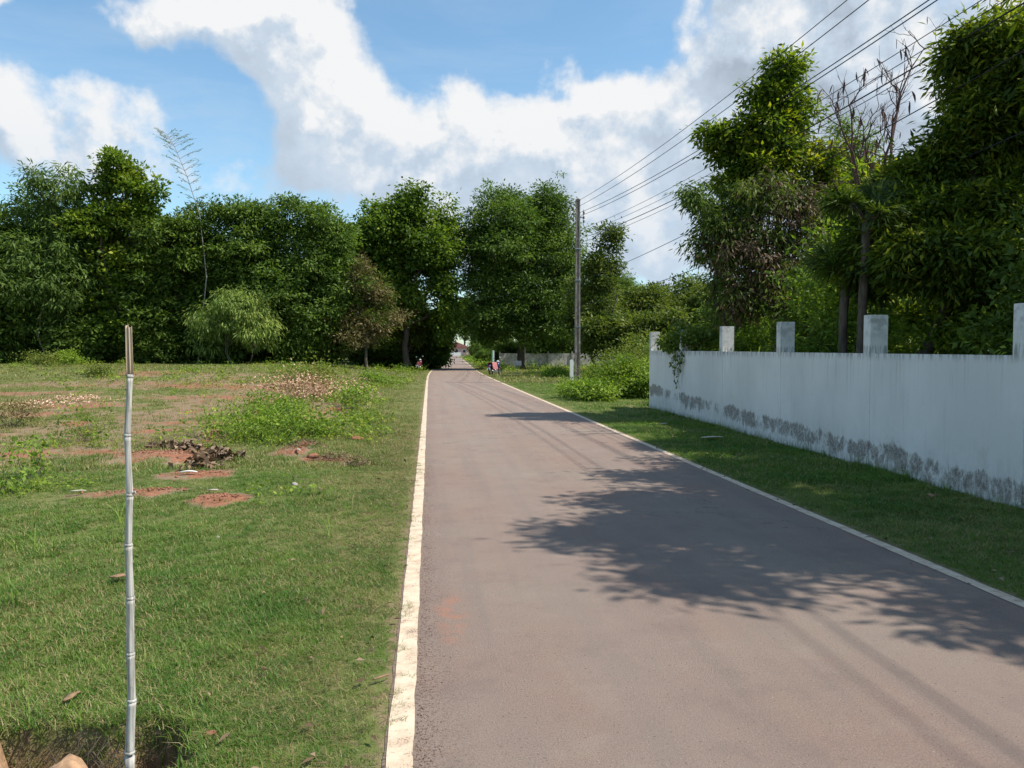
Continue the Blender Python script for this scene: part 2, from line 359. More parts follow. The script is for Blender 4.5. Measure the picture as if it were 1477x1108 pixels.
class MB:
    def __init__(s): s.V = []; s.F = []; s.n = 0
    def add(s, V, F):
        s.V.extend([tuple(v) for v in V]); s.F.extend([tuple(i+s.n for i in f) for f in F]); s.n += len(V); return s
    def box(s, c, d, rot=None):
        x, y, z = (v/2 for v in d); M = rot or Matrix.Identity(3)
        V = [Vector(c) + M @ Vector((sx*x, sy*y, sz*z)) for sz in (-1, 1) for sx, sy in ((-1, -1), (1, -1), (1, 1), (-1, 1))]
        return s.add(V, [(3, 2, 1, 0), (4, 5, 6, 7), (0, 1, 5, 4), (1, 2, 6, 5), (2, 3, 7, 6), (3, 0, 4, 7)])
    def tube(s, pts, rad, sides=7, cap=True):
        pts = [Vector(p) for p in pts]; n = len(pts)
        if isinstance(rad, (int, float)): rad = [rad]*n
        V = []; up = None
        for i in range(n):
            d = (pts[min(i+1, n-1)]-pts[max(i-1, 0)]).normalized()
            if up is None:
                up = Vector((0, 0, 1)) if abs(d.z) < .9 else Vector((1, 0, 0))
            a = d.cross(up).normalized(); up = a.cross(d).normalized()
            for k in range(sides):
                t = 2*PI*k/sides; V.append(pts[i] + (a*math.cos(t)+up*math.sin(t))*rad[i])
        F = [(i*sides+k, i*sides+(k+1) % sides, (i+1)*sides+(k+1) % sides, (i+1)*sides+k) for i in range(n-1) for k in range(sides)]
        if cap: F += [tuple(range(sides))[::-1], tuple((n-1)*sides+k for k in range(sides))]
        return s.add(V, F)
    def torus(s, c, r, r2, axis='X', n=20, m=8):
        V = []; F = []
        for i in range(n):
            a = 2*PI*i/n
            for j in range(m):
                b = 2*PI*j/m; q = r+r2*math.cos(b); h = r2*math.sin(b)
                v = (h, q*math.cos(a), q*math.sin(a)) if axis == 'X' else (q*math.cos(a), q*math.sin(a), h)
                V.append(Vector(c)+Vector(v)); F.append((i*m+j, i*m+(j+1) % m, ((i+1) % n)*m+(j+1) % m, ((i+1) % n)*m+j))
        return s.add(V, F)
    def ball(s, c, r, n=10, m=7):
        r = (r,)*3 if isinstance(r, (int, float)) else r
        V = [(c[0], c[1], c[2]-r[2])]; F = []
        for i in range(1, m):
            a = -PI/2+PI*i/m
            for k in range(n):
                b = 2*PI*k/n; V.append((c[0]+r[0]*math.cos(a)*math.cos(b), c[1]+r[1]*math.cos(a)*math.sin(b), c[2]+r[2]*math.sin(a)))
        V.append((c[0], c[1], c[2]+r[2])); L = len(V)-1
        for k in range(n):
            F.append((0, 1+(k+1) % n, 1+k)); F.append((L, L-n+k, L-n+(k+1) % n))
            for i in range(m-2): F.append((1+i*n+k, 1+i*n+(k+1) % n, 1+(i+1)*n+(k+1) % n, 1+(i+1)*n+k))
        return s.add(V, F)
    def mesh(s, name, mat, smooth=False):
        me = bpy.data.meshes.new(name); me.from_pydata(s.V, [], s.F); me.update()
        if smooth: me.polygons.foreach_set('use_smooth', np.ones(len(me.polygons), bool))
        me.materials.append(mat); return me
    def build(s, name, mat, parent=None, smooth=False, **kw): return obj(name, s.mesh(name, mat, smooth), parent, **kw)
def unit(v): return v/np.maximum(np.linalg.norm(v, axis=-1, keepdims=True), 1e-9)
# 2-D value noise
_tab = rng.random((256, 256))
def vn(x, y):
    x = np.asarray(x, float); y = np.asarray(y, float); i = np.floor(x).astype(int); j = np.floor(y).astype(int); fx, fy = x-i, y-j
    fx = fx*fx*(3-2*fx); fy = fy*fy*(3-2*fy); T = lambda a, b: _tab[a % 256, b % 256]
    return (T(i, j)*(1-fx)+T(i+1, j)*fx)*(1-fy)+(T(i, j+1)*(1-fx)+T(i+1, j+1)*fx)*fy
def fbm(x, y, s=1., o=4):
    v = 0; a = .5; t = 0
    for k in range(o): v = v+a*vn(np.asarray(x)*s+17.3*k, np.asarray(y)*s+31.7*k); t += a; a *= .5; s *= 2.03
    return v/t
def sstep(v, a, b): t = np.clip((np.asarray(v, float)-a)/(b-a), 0, 1); return t*t*(3-2*t)

# ------------------------------------------------------------------ ground, road
HW = 1.88                                                    # half the width between the painted lines
def roadc(y): y = np.asarray(y, float); k = .16; return 1.81+k*np.log1p(np.exp((.031*y-1.81)/k))
PIT = [(-1.74, 2.98, .62, .64), (-1.22, 3.18, .28, .38)]
def pit(x, y):
    v = 0
    ny = (fbm(x, y, 5., 3)-.5)*.35; nx = (fbm(y, x, 6., 3)-.5)*.35
    for (cx, cy, rx, ry) in PIT:
        q = np.sqrt(((x-cx)/rx+nx)**2+((y-cy)/ry+ny)**2); v = np.maximum(v, 1-sstep(q, .90, 1.0))
    return v
MOUNDS = [(*G(235, 660)[:2], 1.0, .55, .10), (*G(280, 690)[:2], .6, .3, .06), (*G(210, 715)[:2], .7, .25, .05), (*G(318, 722)[:2], .4, .25, .05),
          (*G(440, 655)[:2], .55, .7, .12), (*G(455, 585, .2)[:2], 1.6, 2.2, .25), (*G(360, 620, .1)[:2], 1.6, 1.2, .12)]
def soilmask(x, y):
    d = -x
    v = sstep(fbm(x*1., y*.55, .33, 4), .43, .58)*sstep(y, 9, 16)*.72
    v = v+.55*sstep(fbm(x, y, 1.3, 3), .6, .75)*sstep(y, 6, 14)
    v = v*sstep(d, .7, 2.5)*(1-.75*sstep(y, 38, 52))
    nn = (fbm(x, y, 3., 4)-.5)*1.7
    for (px, py, rx, ry, z0) in [(245, 662, 1.0, .55, 0), (285, 686, .5, .55, 0), (215, 714, .75, .28, 0), (318, 722, .34, .30, 0), (150, 667, .6, .1, 0),
                             (435, 650, .5, .75, 0), (478, 665, .5, .35, 0), (340, 605, 1.0, .3, .1), (445, 600, .5, 1., .1), (95, 645, 2., .6, .1), (40, 590, 2., 1., .2), (250, 605, 1.2, .35, .1),
                             (20, 565, 3., 1.2, .3), (300, 548, 3., 2., .5), (120, 575, 1.5, 1.2, .3), (200, 540, 3, 3, .5), (330, 565, 3, 1.5, .3)]:
        g_ = G(px, py, z0); q = ((x-g_[0])/rx)**2+((y-g_[1])/ry)**2
        v = np.maximum(v, .95*(1-sstep(np.sqrt(q)+nn, .75, 1.15)))
    edge = np.abs(x-roadc(y))-HW
    v = np.maximum(v, .5*(1-sstep(edge+.15*(fbm(x, y, 2.5, 3)-.5), .10, .34)))
    return np.clip(v, 0, 1)
def hgt(x, y):
    x = np.asarray(x, float); y = np.asarray(y, float); c = roadc(y); e = np.abs(x-c)-HW-.12
    z = .72*sstep(y, 12, 56)*sstep(-x, .8, 11)
    z = z+.06*(fbm(x, y, .5, 3)-.5)*sstep(e, .2, 2)+.05*(fbm(x, y, 3., 3)-.5)*sstep(e, .1, .8)
    z = z+.12*(fbm(x, y, .25, 2)-.5)*sstep(-x, 2, 8)*sstep(y, 8, 25)
    for (cx, cy, rx, ry, h) in MOUNDS: z = z+h*np.exp(-1.2*(((x-cx)/rx)**2+((y-cy)/ry)**2))
    z = z-.34*pit(x, y)
    z = np.where(e < 0.03, -.004, z-.003*(1-sstep(e, 0, .5)))
    return z
def axis(marks):
    out = [marks[0][0]]
    for (a, st), (b, _) in zip(marks, marks[1:]):
        n = max(1, int(round((b-a)/st))); out += list(np.linspace(a, b, n+1)[1:])
    return np.array(out)
gx = axis([(-700, 60), (-160, 12), (-60, 2.), (-34, .6), (-10, .25), (-4.4, .07), (-3.2, .04), (-1., .04), (-.1, .15), (4.3, .15), (7.5, .6), (20, 2), (60, 12), (160, 60), (700, 1)])
gy = axis([(-120, 20), (-10, 1.5), (1.4, .12), (2.1, .035), (4., .07), (9, .14), (20, .35), (36, .8), (70, 2.5), (130, 10), (340, 60), (1500, 1)])
X, Y = np.meshgrid(gx, gy); Z = hgt(X, Y)
nx, ny = len(gx), len(gy); idx = np.arange(nx*ny).reshape(ny, nx)
F = np.stack([idx[:-1, :-1], idx[:-1, 1:], idx[1:, 1:], idx[1:, :-1]], -1).reshape(-1, 4)
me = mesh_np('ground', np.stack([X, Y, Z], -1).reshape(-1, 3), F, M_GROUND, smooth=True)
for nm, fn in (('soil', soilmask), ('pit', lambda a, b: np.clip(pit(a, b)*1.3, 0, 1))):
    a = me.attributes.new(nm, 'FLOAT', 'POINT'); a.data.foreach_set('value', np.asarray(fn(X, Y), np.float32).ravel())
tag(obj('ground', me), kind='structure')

def strip(name, inner, outer, z, mat, ys, cols=2, jitter=0.):
    c = roadc(ys); dy = np.gradient(c, ys)
    nrm = np.stack([1/np.hypot(1, dy), -dy/np.hypot(1, dy)], -1)
    us = np.linspace(0, 1, cols); V = []
    for u in us:
        off = inner+(outer-inner)*u
        jit = (fbm(ys*1., ys*0+off*50, 6., 3)-.5)*jitter if u in (0, 1) else 0
        V.append(np.stack([c+nrm[:, 0]*(off+jit), ys+nrm[:, 1]*off, np.full_like(ys, z)], -1))
    V = np.stack(V, 1); n = len(ys); id_ = np.arange(n*cols).reshape(n, cols)
    F = np.stack([id_[:-1, :-1], id_[:-1, 1:], id_[1:, 1:], id_[1:, :-1]], -1).reshape(-1, 4)
    me = mesh_np(name, V.reshape(-1, 3), F, mat)
    a = me.attributes.new('across', 'FLOAT', 'POINT'); a.data.foreach_set('value', np.tile(us, n).astype(np.float32))
    return me
ys = axis([(-25, 1.), (1, .06), (12, .3), (40, 1), (110, 4), (345, 10)])
me = strip('road', -HW-.118, HW+.12, 0., M_ROAD, ys, 5, .02); tag(obj('road', me), kind='structure')
for s_ in (-1, 1):
    a, b = (-HW-.105, -HW) if s_ < 0 else (HW, HW+.10)
    o = obj('edge_line', strip('edge_line', a, b, .004, M_LINE, ys, 2, .015)); tag(o, kind='structure')
me = mesh_np('cross_street', [(-60, 345, .004), (90, 345, .004), (90, 350, .004), (-60, 350, .004)], [(0, 1, 2, 3)], M_ROAD); tag(obj('cross_street', me), kind='structure')

# ------------------------------------------------------------------ grass and weeds (nobody could count them)
def blades(n, rad, h0, h1, wid, lean=.6, segs=2):
    V = []; F = []; T = []
    for i in range(n):
        a = rng.random()*2*PI; r = rad*math.sqrt(rng.random()); b = np.array([math.cos(a)*r, math.sin(a)*r, -.01])
        h = h0+(h1-h0)*rng.random(); d = rng.random()*2*PI; dv = np.array([math.cos(d), math.sin(d), 0]); ln = lean*(.3+.9*rng.random())
        sd_ = np.array([-dv[1], dv[0], 0])*wid*(.6+.7*rng.random())/2; k = len(V); t_ = rng.random()
        pts = [b+dv*h*ln*(u**1.8)+np.array([0, 0, h*(u-.35*ln*u*u)]) for u in np.linspace(0, 1, segs+1)]
        for j, p in enumerate(pts[:-1]): wv = 1-.35*j/segs; V += [p-sd_*wv, p+sd_*wv]
        V += [pts[-1]-sd_*.12, pts[-1]+sd_*.12]
        for j in range(segs): F.append((k+2*j, k+2*j+1, k+2*j+3, k+2*j+2)); T.append(t_)
    return V, F, T
def tuft(name, mat, *a, **k):
    V, F, T = blades(*a, **k); o = bpy.data.objects.new(name, mesh_np(name, V, F, mat, T)); return o     # source mesh only, never linked
def leaf_quads(Pp, D, N, L, W, fold=.18):
    Sd = unit(np.cross(D, N)); N2 = unit(np.cross(Sd, D)); L = L[:, None]; W = W[:, None]
    tip = Pp+D*L; m = Pp+D*L*.45
    V = np.stack([Pp, m+Sd*W*.5+N2*W*fold, tip, m-Sd*W*.5+N2*W*fold], 1).reshape(-1, 3)
    return V, np.arange(len(V)).reshape(-1, 4)
def weed_mesh(name, mat, n=26, h=.28, L=.07, rad=.1):
    Pp = np.stack([rng.normal(0, rad, n), rng.normal(0, rad, n), rng.random(n)*h], -1)
    D = unit(np.stack([rng.normal(0, 1, n), rng.normal(0, 1, n), rng.normal(.3, .5, n)], -1)); N = unit(rng.normal(0, .6, (n, 3))+[0, 0, 1])
    V, F = leaf_quads(Pp, D, N, L*(.7+.6*rng.random(n)), L*.55*np.ones(n))
    return bpy.data.objects.new(name, mesh_np(name, V, F, mat, rng.random(n)))
T_FINE = [tuft('tuft', M_GRASS, 20, .06, .022, .06, .0040, lean=1.3) for _ in range(3)]
T_MID = [tuft('tuft', M_GRASS_DRY, 16, .14, .05, .10, .009, lean=.9) for _ in range(2)]
T_FAR = [tuft('tuft', M_GRASS_DRY, 18, .34, .07, .16, .022, lean=.9) for _ in range(2)]
T_MIDG = [tuft('tuft', M_GRASS, 18, .13, .03, .085, .008, lean=1.0) for _ in range(2)]
T_LONG = [tuft('tuft', M_WEED, 7, .05, .16, .32, .007, lean=1.1, segs=4) for _ in range(2)]
M_STRAW = mat_blade('straw_blade', (.16, .15, .05), (.25, .20, .09), (.36, .28, .15))
T_DRY = [tuft('tuft', M_STRAW, 10, .09, .03, .085, .0045, lean=1.4) for _ in range(1)]
T_WEED = [weed_mesh('weed', LM['shrub'], 26, .22, .075, .09), weed_mesh('weed', LM['bright'], 18, .14, .06, .07)]
def scatter(name, label, pts, sc, var, sources, cat='grass'):
    n = len(pts); me = bpy.data.meshes.new(name); me.vertices.add(n); me.vertices.foreach_set('co', np.asarray(pts, np.float32).ravel())
    for nm, typ, dat in (('scl', 'FLOAT', sc), ('variant', 'INT', var), ('spin', 'FLOAT', rng.random(n)*2*PI)):
        a = me.attributes.new(nm, typ, 'POINT'); a.data.foreach_set('value', np.asarray(dat, np.int32 if typ == 'INT' else np.float32))
    ng = bpy.data.node_groups.new(name, 'GeometryNodeTree'); ng.interface.new_socket('Geometry', in_out='INPUT', socket_type='NodeSocketGeometry'); ng.interface.new_socket('Geometry', in_out='OUTPUT', socket_type='NodeSocketGeometry')
    N, L = ng.nodes, ng.links; gi = N.new('NodeGroupInput'); go = N.new('NodeGroupOutput'); J = N.new('GeometryNodeJoinGeometry')
    def attr(nm, typ): a = N.new('GeometryNodeInputNamedAttribute'); a.data_type = typ; a.inputs[0].default_value = nm; return a.outputs[0]
    sp = N.new('ShaderNodeCombineXYZ'); L.new(attr('spin', 'FLOAT'), sp.inputs[2]); scn_ = attr('scl', 'FLOAT'); vr = attr('variant', 'INT')
    for i, s in enumerate(sources):
        oi = N.new('GeometryNodeObjectInfo'); oi.inputs['Object'].default_value = s; oi.inputs['As Instance'].default_value = False
        cmp_ = N.new('FunctionNodeCompare'); cmp_.data_type = 'INT'; cmp_.operation = 'EQUAL'; L.new(vr, cmp_.inputs[2]); cmp_.inputs[3].default_value = i
        ip = N.new('GeometryNodeInstanceOnPoints'); L.new(gi.outputs[0], ip.inputs['Points']); L.new(cmp_.outputs[0], ip.inputs['Selection']); L.new(oi.outputs['Geometry'], ip.inputs['Instance'])
        L.new(sp.outputs[0], ip.inputs['Rotation']); L.new(scn_, ip.inputs['Scale']); L.new(ip.outputs[0], J.inputs[0])
    L.new(J.outputs[0], go.inputs[0])
    o = obj(name, me); md = o.modifiers.new('scatter', 'NODES'); md.node_group = ng
    return tag(o, label, cat, kind='stuff')
def sample(n, x0, x1, y0, y1, keep):
    x = x0+(x1-x0)*rng.random(n); y = y0+(y1-y0)*rng.random(n); k = rng.random(n) < keep(x, y); return x[k], y[k]
def edge(x, y): return np.abs(x-roadc(y))-HW-.12
WX0, WY0, WX1, WY1 = *G(1477, 737)[:2], *G(932, 587)[:2]
def wallx(y): return WX0+(WX1-WX0)*(y-WY0)/(WY1-WY0)
WALL_END = WY1
def open_ground(x, y, side):
    e = edge(x, y); k = sstep(e+.05*fbm(x, y, 9, 2), .01, .18)
    if side > 0: k = k*np.where(y < WALL_END+.1, (x < wallx(y)-.02), 1)
    return k*(x*side > 0)
def grassdens(x, y, side):
    so = soilmask(x, y); near = edge(x, y) < .45
    k = open_ground(x, y, side)*(1-.95*sstep(so, .30, .95)*np.where(near, .55, 1))*(1-.995*sstep(pit(x, y), .02, .25)); return k*(.72+.28*sstep(fbm(x, y, 1.7, 3), .35, .6))
pts = []; scs = []; vs = []
def addg(n, x0, x1, y0, y1, side, s0, s1, v0, v1):
    x, y = sample(n, x0, x1, y0, y1, lambda a, b: grassdens(a, b, side)*(a > -.70*b-2.2)*(a < .95*b+2))
    pts.append(np.stack([x, y, hgt(x, y)], -1)); pch = fbm(x, y, .9, 3)
    worn = np.where(edge(x, y) < .8, .65+.4*np.clip(edge(x, y), 0, .8), 1)
    scs.append((s0+(s1-s0)*rng.random(len(x)))*(.6+.8*pch)*worn*(1-.3*sstep(y, 7, 14)*(x < 0))); vs.append(rng.integers(v0, v1, len(x)))
addg(30000, -5.5, -.1, 2., 6., -1, .55, 1.15, 0, 3)
addg(22000, -9., -.1, 6., 11., -1, .7, 1.4, 0, 3)
addg(10000, -15, -.1, 11., 20., -1, .8, 1.4, 3, 5)
addg(8000, -15, -.1, 11., 20., -1, .8, 1.4, 7, 9)
addg(16000, -26, -.1, 20., 36., -1, .9, 1.5, 3, 5)
addg(11000, -48, 1., 36., 68., -1, .9, 1.5, 5, 7)
addg(15000, 3.6, 6.6, 3., 9., 1, .7, 1.4, 0, 3)
addg(15000, 3.6, 6.9, 9., 18., 1, .8, 1.3, 7, 9)
addg(9000, 3.6, 14, 18., 40., 1, .9, 1.6, 7, 9)
addg(7000, 3.6, 24, 40., 90., 1, .9, 1.5, 5, 7)
scatter('grass', 'short green grass of the field and the verges', np.concatenate(pts), np.concatenate(scs), np.concatenate(vs), T_FINE+T_MID+T_FAR+T_MIDG)
# long grass over the pit rim and along the wall foot, dry straw, weeds
pts = []; scs = []; vs = []
th = rng.random(2600)*2*PI; k_ = rng.integers(0, 2, 2600); pc = np.array(PIT)[k_]
x = pc[:, 0]+pc[:, 2]*np.cos(th)*(.98+.10*rng.normal(0, 1, 2600)); y = pc[:, 1]+pc[:, 3]*np.sin(th)*(.98+.10*rng.normal(0, 1, 2600)); pv = pit(x, y); k = (pv < .95) & (fbm(x, y, 7, 2) > .40) & (y > 3.25) & ((pv > .02) | (rng.random(2600) < .2))
x, y = x[k][:170], y[k][:170]; pts.append(np.stack([x, y, hgt(x, y)], -1)); scs.append(.2+.28*rng.random(len(x))); vs.append(rng.integers(0, 2, len(x)))
n = 520; y = 3+(WALL_END-3)*rng.random(n); x = wallx(y)-.03-.12*rng.random(n)**2; k = fbm(x, y, 1.8, 2) > .38; x, y = x[k], y[k]; pts.append(np.stack([x, y, hgt(x, y)], -1)); scs.append(.22+.55*rng.random(len(x))**2); vs.append(rng.integers(0, 2, len(x)))
x, y = sample(2600, -30, -.5, 3.5, 55, lambda a, b: open_ground(a, b, -1)*(fbm(a, b, .6, 3) > .52)*(a > -.7*b-1)*.5)
pts.append(np.stack([x, y, hgt(x, y)], -1)); scs.append(.5+.8*rng.random(len(x))); vs.append(rng.integers(0, 2, len(x)))
x, y = sample(9000, -30, -.2, 2.5, 50, lambda a, b: open_ground(a, b, -1)*np.clip(.25+soilmask(a, b), 0, 1)*(a > -.7*b-1)*(edge(a, b) > .02)*(1-pit(a, b)))
pts.append(np.stack([x, y, hgt(x, y)], -1)); scs.append((.5+.9*rng.random(len(x)))*(.7+y/22)); vs.append(np.full(len(x), 2))
x, y = sample(3200, -.35, 0, 2.4, 16, lambda a, b: ((edge(a, b) > -.085) & (edge(a, b) < .03))*sstep(fbm(a, b, 4., 2), .5, .7))
pts.append(np.stack([x, y, np.full(len(x), .002)], -1)); scs.append(.25+.4*rng.random(len(x))); vs.append(rng.integers(2, 4, len(x)))
x, y = sample(26000, -2.6, 0, 2.4, 22, lambda a, b: open_ground(a, b, -1)*(1-sstep(edge(a, b), .15, 1.5+.8*fbm(a, b, .8, 2)))*.8*(1-sstep(b, 11, 22)))
pts.append(np.stack([x, y, hgt(x, y)], -1)); scs.append((.35+.5*rng.random(len(x)))*(.8+y/30)); vs.append(np.full(len(x), 2))
scatter('long_grass', 'longer grass blades and dry straw among the turf', np.concatenate(pts), np.concatenate(scs), np.concatenate(vs), T_LONG+T_DRY+T_FINE[:1])
x, y = sample(3400, -45, -.8, 4, 64, lambda a, b: open_ground(a, b, -1)*sstep(fbm(a+9, b, .35, 3), .45, .62)*(a > -.68*b-1)*(b > 8)*(.25+.75*sstep(b, 12, 45)))
xb = []; yb = []
for (px, py, rx, ry, m) in [(350, 625, 1.1, 1.2, 90), (400, 610, 1.3, 1.6, 120), (465, 618, 1.1, 1.6, 90), (475, 575, 2.0, 3.5, 140), (540, 552, 2.3, 5., 110), (300, 560, 5, 6, 90), (90, 530, 6, 6, 170), (130, 630, 1.2, 1., 25), (50, 690, .7, .8, 30), (520, 600, .9, 2.5, 80)]:
    g_ = G(px, py, .15); xb.append(g_[0]+rng.normal(0, rx*.5, m)); yb.append(g_[1]+rng.normal(0, ry*.5, m))
x = np.concatenate([x]+xb); y = np.concatenate([y]+yb); k = edge(x, y) > .6; x, y = x[k], y[k]
x2, y2 = sample(1600, 5., 26, 24, 85, lambda a, b: open_ground(a, b, 1)*sstep(a-roadc(b), 3., 6)*sstep(fbm(a, b, .3, 3), .35, .55))
x3, y3 = sample(700, -3, 3, 60, 190, lambda a, b: (np.abs(a) > -1)*1.); x3 = roadc(y3)+np.sign(rng.normal(0, 1, len(x3)))*(2.6+2.5*rng.random(len(x3)))
x = np.concatenate([x, x2, x3]); y = np.concatenate([y, y2, y3])
scatter('weeds', 'low leafy weeds scattered over the field and verge', np.stack([x, y, hgt(x, y)], -1), (.5+1.0*rng.random(len(x))**2)*(.5+y/46), rng.integers(0, 2, len(x)), T_WEED, 'weeds')

# ------------------------------------------------------------------ trees
def lobe_px(cx, cy, rx, ry, Yd, depth=None):
    c = P(cx, cy, Yd); k = Yd/FPX; return (c[0], c[1], c[2], rx*k, depth if depth else max(rx, ry)*k*.9, ry*k)
def crown_mesh(name, lobes, base, n_clump, n_leaf, L, W, mat, clump_r=.45, droop=.3, flat=.6, shell=.45, yellow=0., tilt=.8, tintbias=0., low=None, sub=0, rag=1.15, clip=True):
    """leaves gathered in clumps through the volume of a handful of lobes; outline kept ragged by noise"""
    La = np.array(lobes, float); vol = (La[:, 3]*La[:, 4]*La[:, 5])**.75
    # every lobe carries smaller lobes on its surface, the clumps of leaves fill those and, thinly, the core
    S = []
    for l, v in zip(La, vol):
        ns = sub or int(np.clip(7+9*(v/vol.max()), 6, 16)); d = unit(rng.normal(0, 1, (ns, 3))+[0, 0, .15]); q = .42+.55*rng.random(ns); rr = .26+.26*rng.random(ns)
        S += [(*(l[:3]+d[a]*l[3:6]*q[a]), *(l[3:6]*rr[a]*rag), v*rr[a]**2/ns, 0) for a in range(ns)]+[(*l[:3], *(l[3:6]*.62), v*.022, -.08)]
    S = np.array(S); pk = rng.choice(len(S), n_clump, p=S[:, 6]/S[:, 6].sum()); Lb = S[pk]; stint = rng.normal(0, .10, len(S))[pk]
    d = unit(rng.normal(0, 1, (n_clump, 3))); r = rng.random(n_clump)**shell
    stray = 1+np.abs(rng.normal(0, .28, n_clump))*(rng.random(n_clump) < .22)
    cc = Lb[:, :3]+d*Lb[:, 3:6]*(r*stray)[:, None]
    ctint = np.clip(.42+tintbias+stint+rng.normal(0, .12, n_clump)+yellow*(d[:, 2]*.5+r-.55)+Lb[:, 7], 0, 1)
    cr = clump_r*(.6+.8*rng.random(n_clump))
    clip = clip and 0 < base[1] < WALL_END+.5 and base[0] > 4
    if clip: cc[:, 0] = np.where((cc[:, 2] < 2.) & (cc[:, 1] < WALL_END+.4), np.maximum(cc[:, 0], wallx(cc[:, 1])+.42+.3*rng.random(n_clump)), cc[:, 0])
    if low is not None: cc[:, 2] = np.maximum(cc[:, 2], low+rng.random(n_clump)*.5)
    k = np.repeat(np.arange(n_clump), n_leaf); m = len(k)
    off = rng.normal(0, 1, (m, 3))*.55; off[:, 2] *= flat
    Pp = cc[k]+off*cr[k][:, None]
    D = unit(unit(off)*.9+rng.normal(0, .5, (m, 3))+np.array([0, 0, -droop])+d[k]*.35)
    N = unit(rng.normal(0, 1, (m, 3))*tilt+np.array([0, 0, 1.1])+d[k]*.5)
    s = .65+.7*rng.random(m)
    if clip:
        ok = ~((Pp[:, 2] < 1.85) & (Pp[:, 0] < wallx(Pp[:, 1])+.32) & (Pp[:, 1] < WALL_END+.4)); Pp, D, N, s, k = Pp[ok], D[ok], N[ok], s[ok], k[ok]; m = len(k)
    V, F = leaf_quads(Pp-np.array(base), D, N, L*s, W*s)
    return mesh_np(name, V, F, mat, np.clip(ctint[k]+rng.normal(0, .13, m), 0, 1)), cc
def wobble(a, b, n, amp):
    a = np.array(a, float); b = np.array(b, float); t = np.linspace(0, 1, n)[:, None]; p = a+(b-a)*t
    L = np.linalg.norm(b-a); w_ = np.cumsum(rng.normal(0, 1, (n, 3)), 0); w_ = w_-w_[0]-(w_[-1]-w_[0])*t; p = p+w_*amp*L/n; return p
def trunk_mesh(name, base, lobes, cc, r0, mat, fork=.45, n_twig=30, lean=(0, 0), trunks=1):
    mb = MB(); base = np.array(base, float); top = np.mean([l[:3] for l in lobes], 0); lo = min(l[2]-l[5]*.4 for l in lobes)
    fz = base[2]+(max(lo, base[2]+1.)-base[2])*fork+.3*(top[2]-base[2])*fork
    for tr in range(trunks):
        o_ = np.array([rng.normal(0, .35), rng.normal(0, .3), 0])*(trunks > 1)
        fk = np.array([base[0]+(top[0]-base[0])*.3+lean[0], base[1]+(top[1]-base[1])*.3+lean[1], fz])+o_*2
        b0 = base+o_-np.array([0, 0, .15]); p = wobble(b0, fk, 6, .25); mb.tube(p-base, [r0*(1.25 if i == 0 else 1)*(1-.35*i/5) for i in range(6)], 9)
        ends = []
        for l in lobes:
            e = np.array(l[:3])+rng.normal(0, .1, 3); q = wobble(fk, e, 6, .35); mb.tube(q-base, [r0*.55*(1-.75*i/5) for i in range(6)], 6); ends += [q[2], q[3], q[4], q[5]]
        ends = np.array(ends)
        for c in cc[rng.choice(len(cc), min(n_twig, len(cc)), replace=False)]:
            s = ends[np.argmin(np.linalg.norm(ends-c, axis=1))]; q = wobble(s, c, 4, .35); mb.tube(q-base, [r0*.16, r0*.12, r0*.08, r0*.03], 4, False)
    return mb.mesh(name, mat, True)
def tree(name, label, cat, base, lobes, n_clump, n_leaf, L, W, lm, r0=.2, bark=None, group=None, extra=(), **kw):
    tk = {k: kw.pop(k) for k in ('fork', 'n_twig', 'lean', 'trunks') if k in kw}
    base = (base[0], base[1], float(hgt(base[0], base[1]))) if len(base) == 2 else base
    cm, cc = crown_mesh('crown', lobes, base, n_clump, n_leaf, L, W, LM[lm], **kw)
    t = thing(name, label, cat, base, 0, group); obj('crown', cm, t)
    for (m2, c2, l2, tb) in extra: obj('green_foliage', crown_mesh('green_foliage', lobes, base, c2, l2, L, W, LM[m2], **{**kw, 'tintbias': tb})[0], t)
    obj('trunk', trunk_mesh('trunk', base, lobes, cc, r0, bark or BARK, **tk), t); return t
YT = 61.
def bx(px, Yd): p = P(px, 500, Yd); return (p[0], p[1])
GL = 'trees along the far side of the field'
LP = lobe_px
def LF(px, py, rx, ry, Yd): k = (Yd+(py-365)*.012)/Yd; return lobe_px(px, py, rx*k, ry*k, Yd*k)
tree('leafy_tree', 'broad dark green tree cut off by the left picture edge', 'tree', bx(-15, YT), [LF(5, 335, 60, 58, YT), LF(-45, 400, 80, 90, YT), LF(35, 430, 65, 75, YT), LF(-10, 480, 90, 45, YT-1)], 1700, 30, .33, .14, 'forest', .22, group=GL, low=.9)
tree('bamboo_clump', 'loose feathery bamboo thicket left of the tall layered tree', 'bamboo', bx(80, YT-1), [LF(72, 300, 42, 48, YT-1), LF(100, 340, 40, 60, YT), LF(50, 390, 50, 70, YT-1), LF(95, 430, 60, 70, YT-1)], 1300, 30, .40, .09, 'bamboo', .06, BARK_PALE, group=GL, droop=.8, trunks=5, clump_r=.55, low=.9, tintbias=-.2)
tree('layered_tree', 'tall tree with bright tiered leaf clumps rising above its neighbours at left', 'tree', bx(178, YT), [LF(165, 235, 18, 20, YT), LF(152, 262, 26, 20, YT), LF(185, 262, 22, 22, YT), LF(215, 282, 24, 18, YT), LF(170, 300, 45, 22, YT), LF(212, 312, 32, 20, YT), LF(140, 325, 40, 22, YT-1), LF(175, 370, 60, 50, YT), LF(165, 440, 60, 70, YT)], 1200, 34, .30, .17, 'bright', .24, group=GL, clump_r=.55, droop=0, tintbias=-.12, yellow=.3, flat=.45, shell=.35, low=.9)
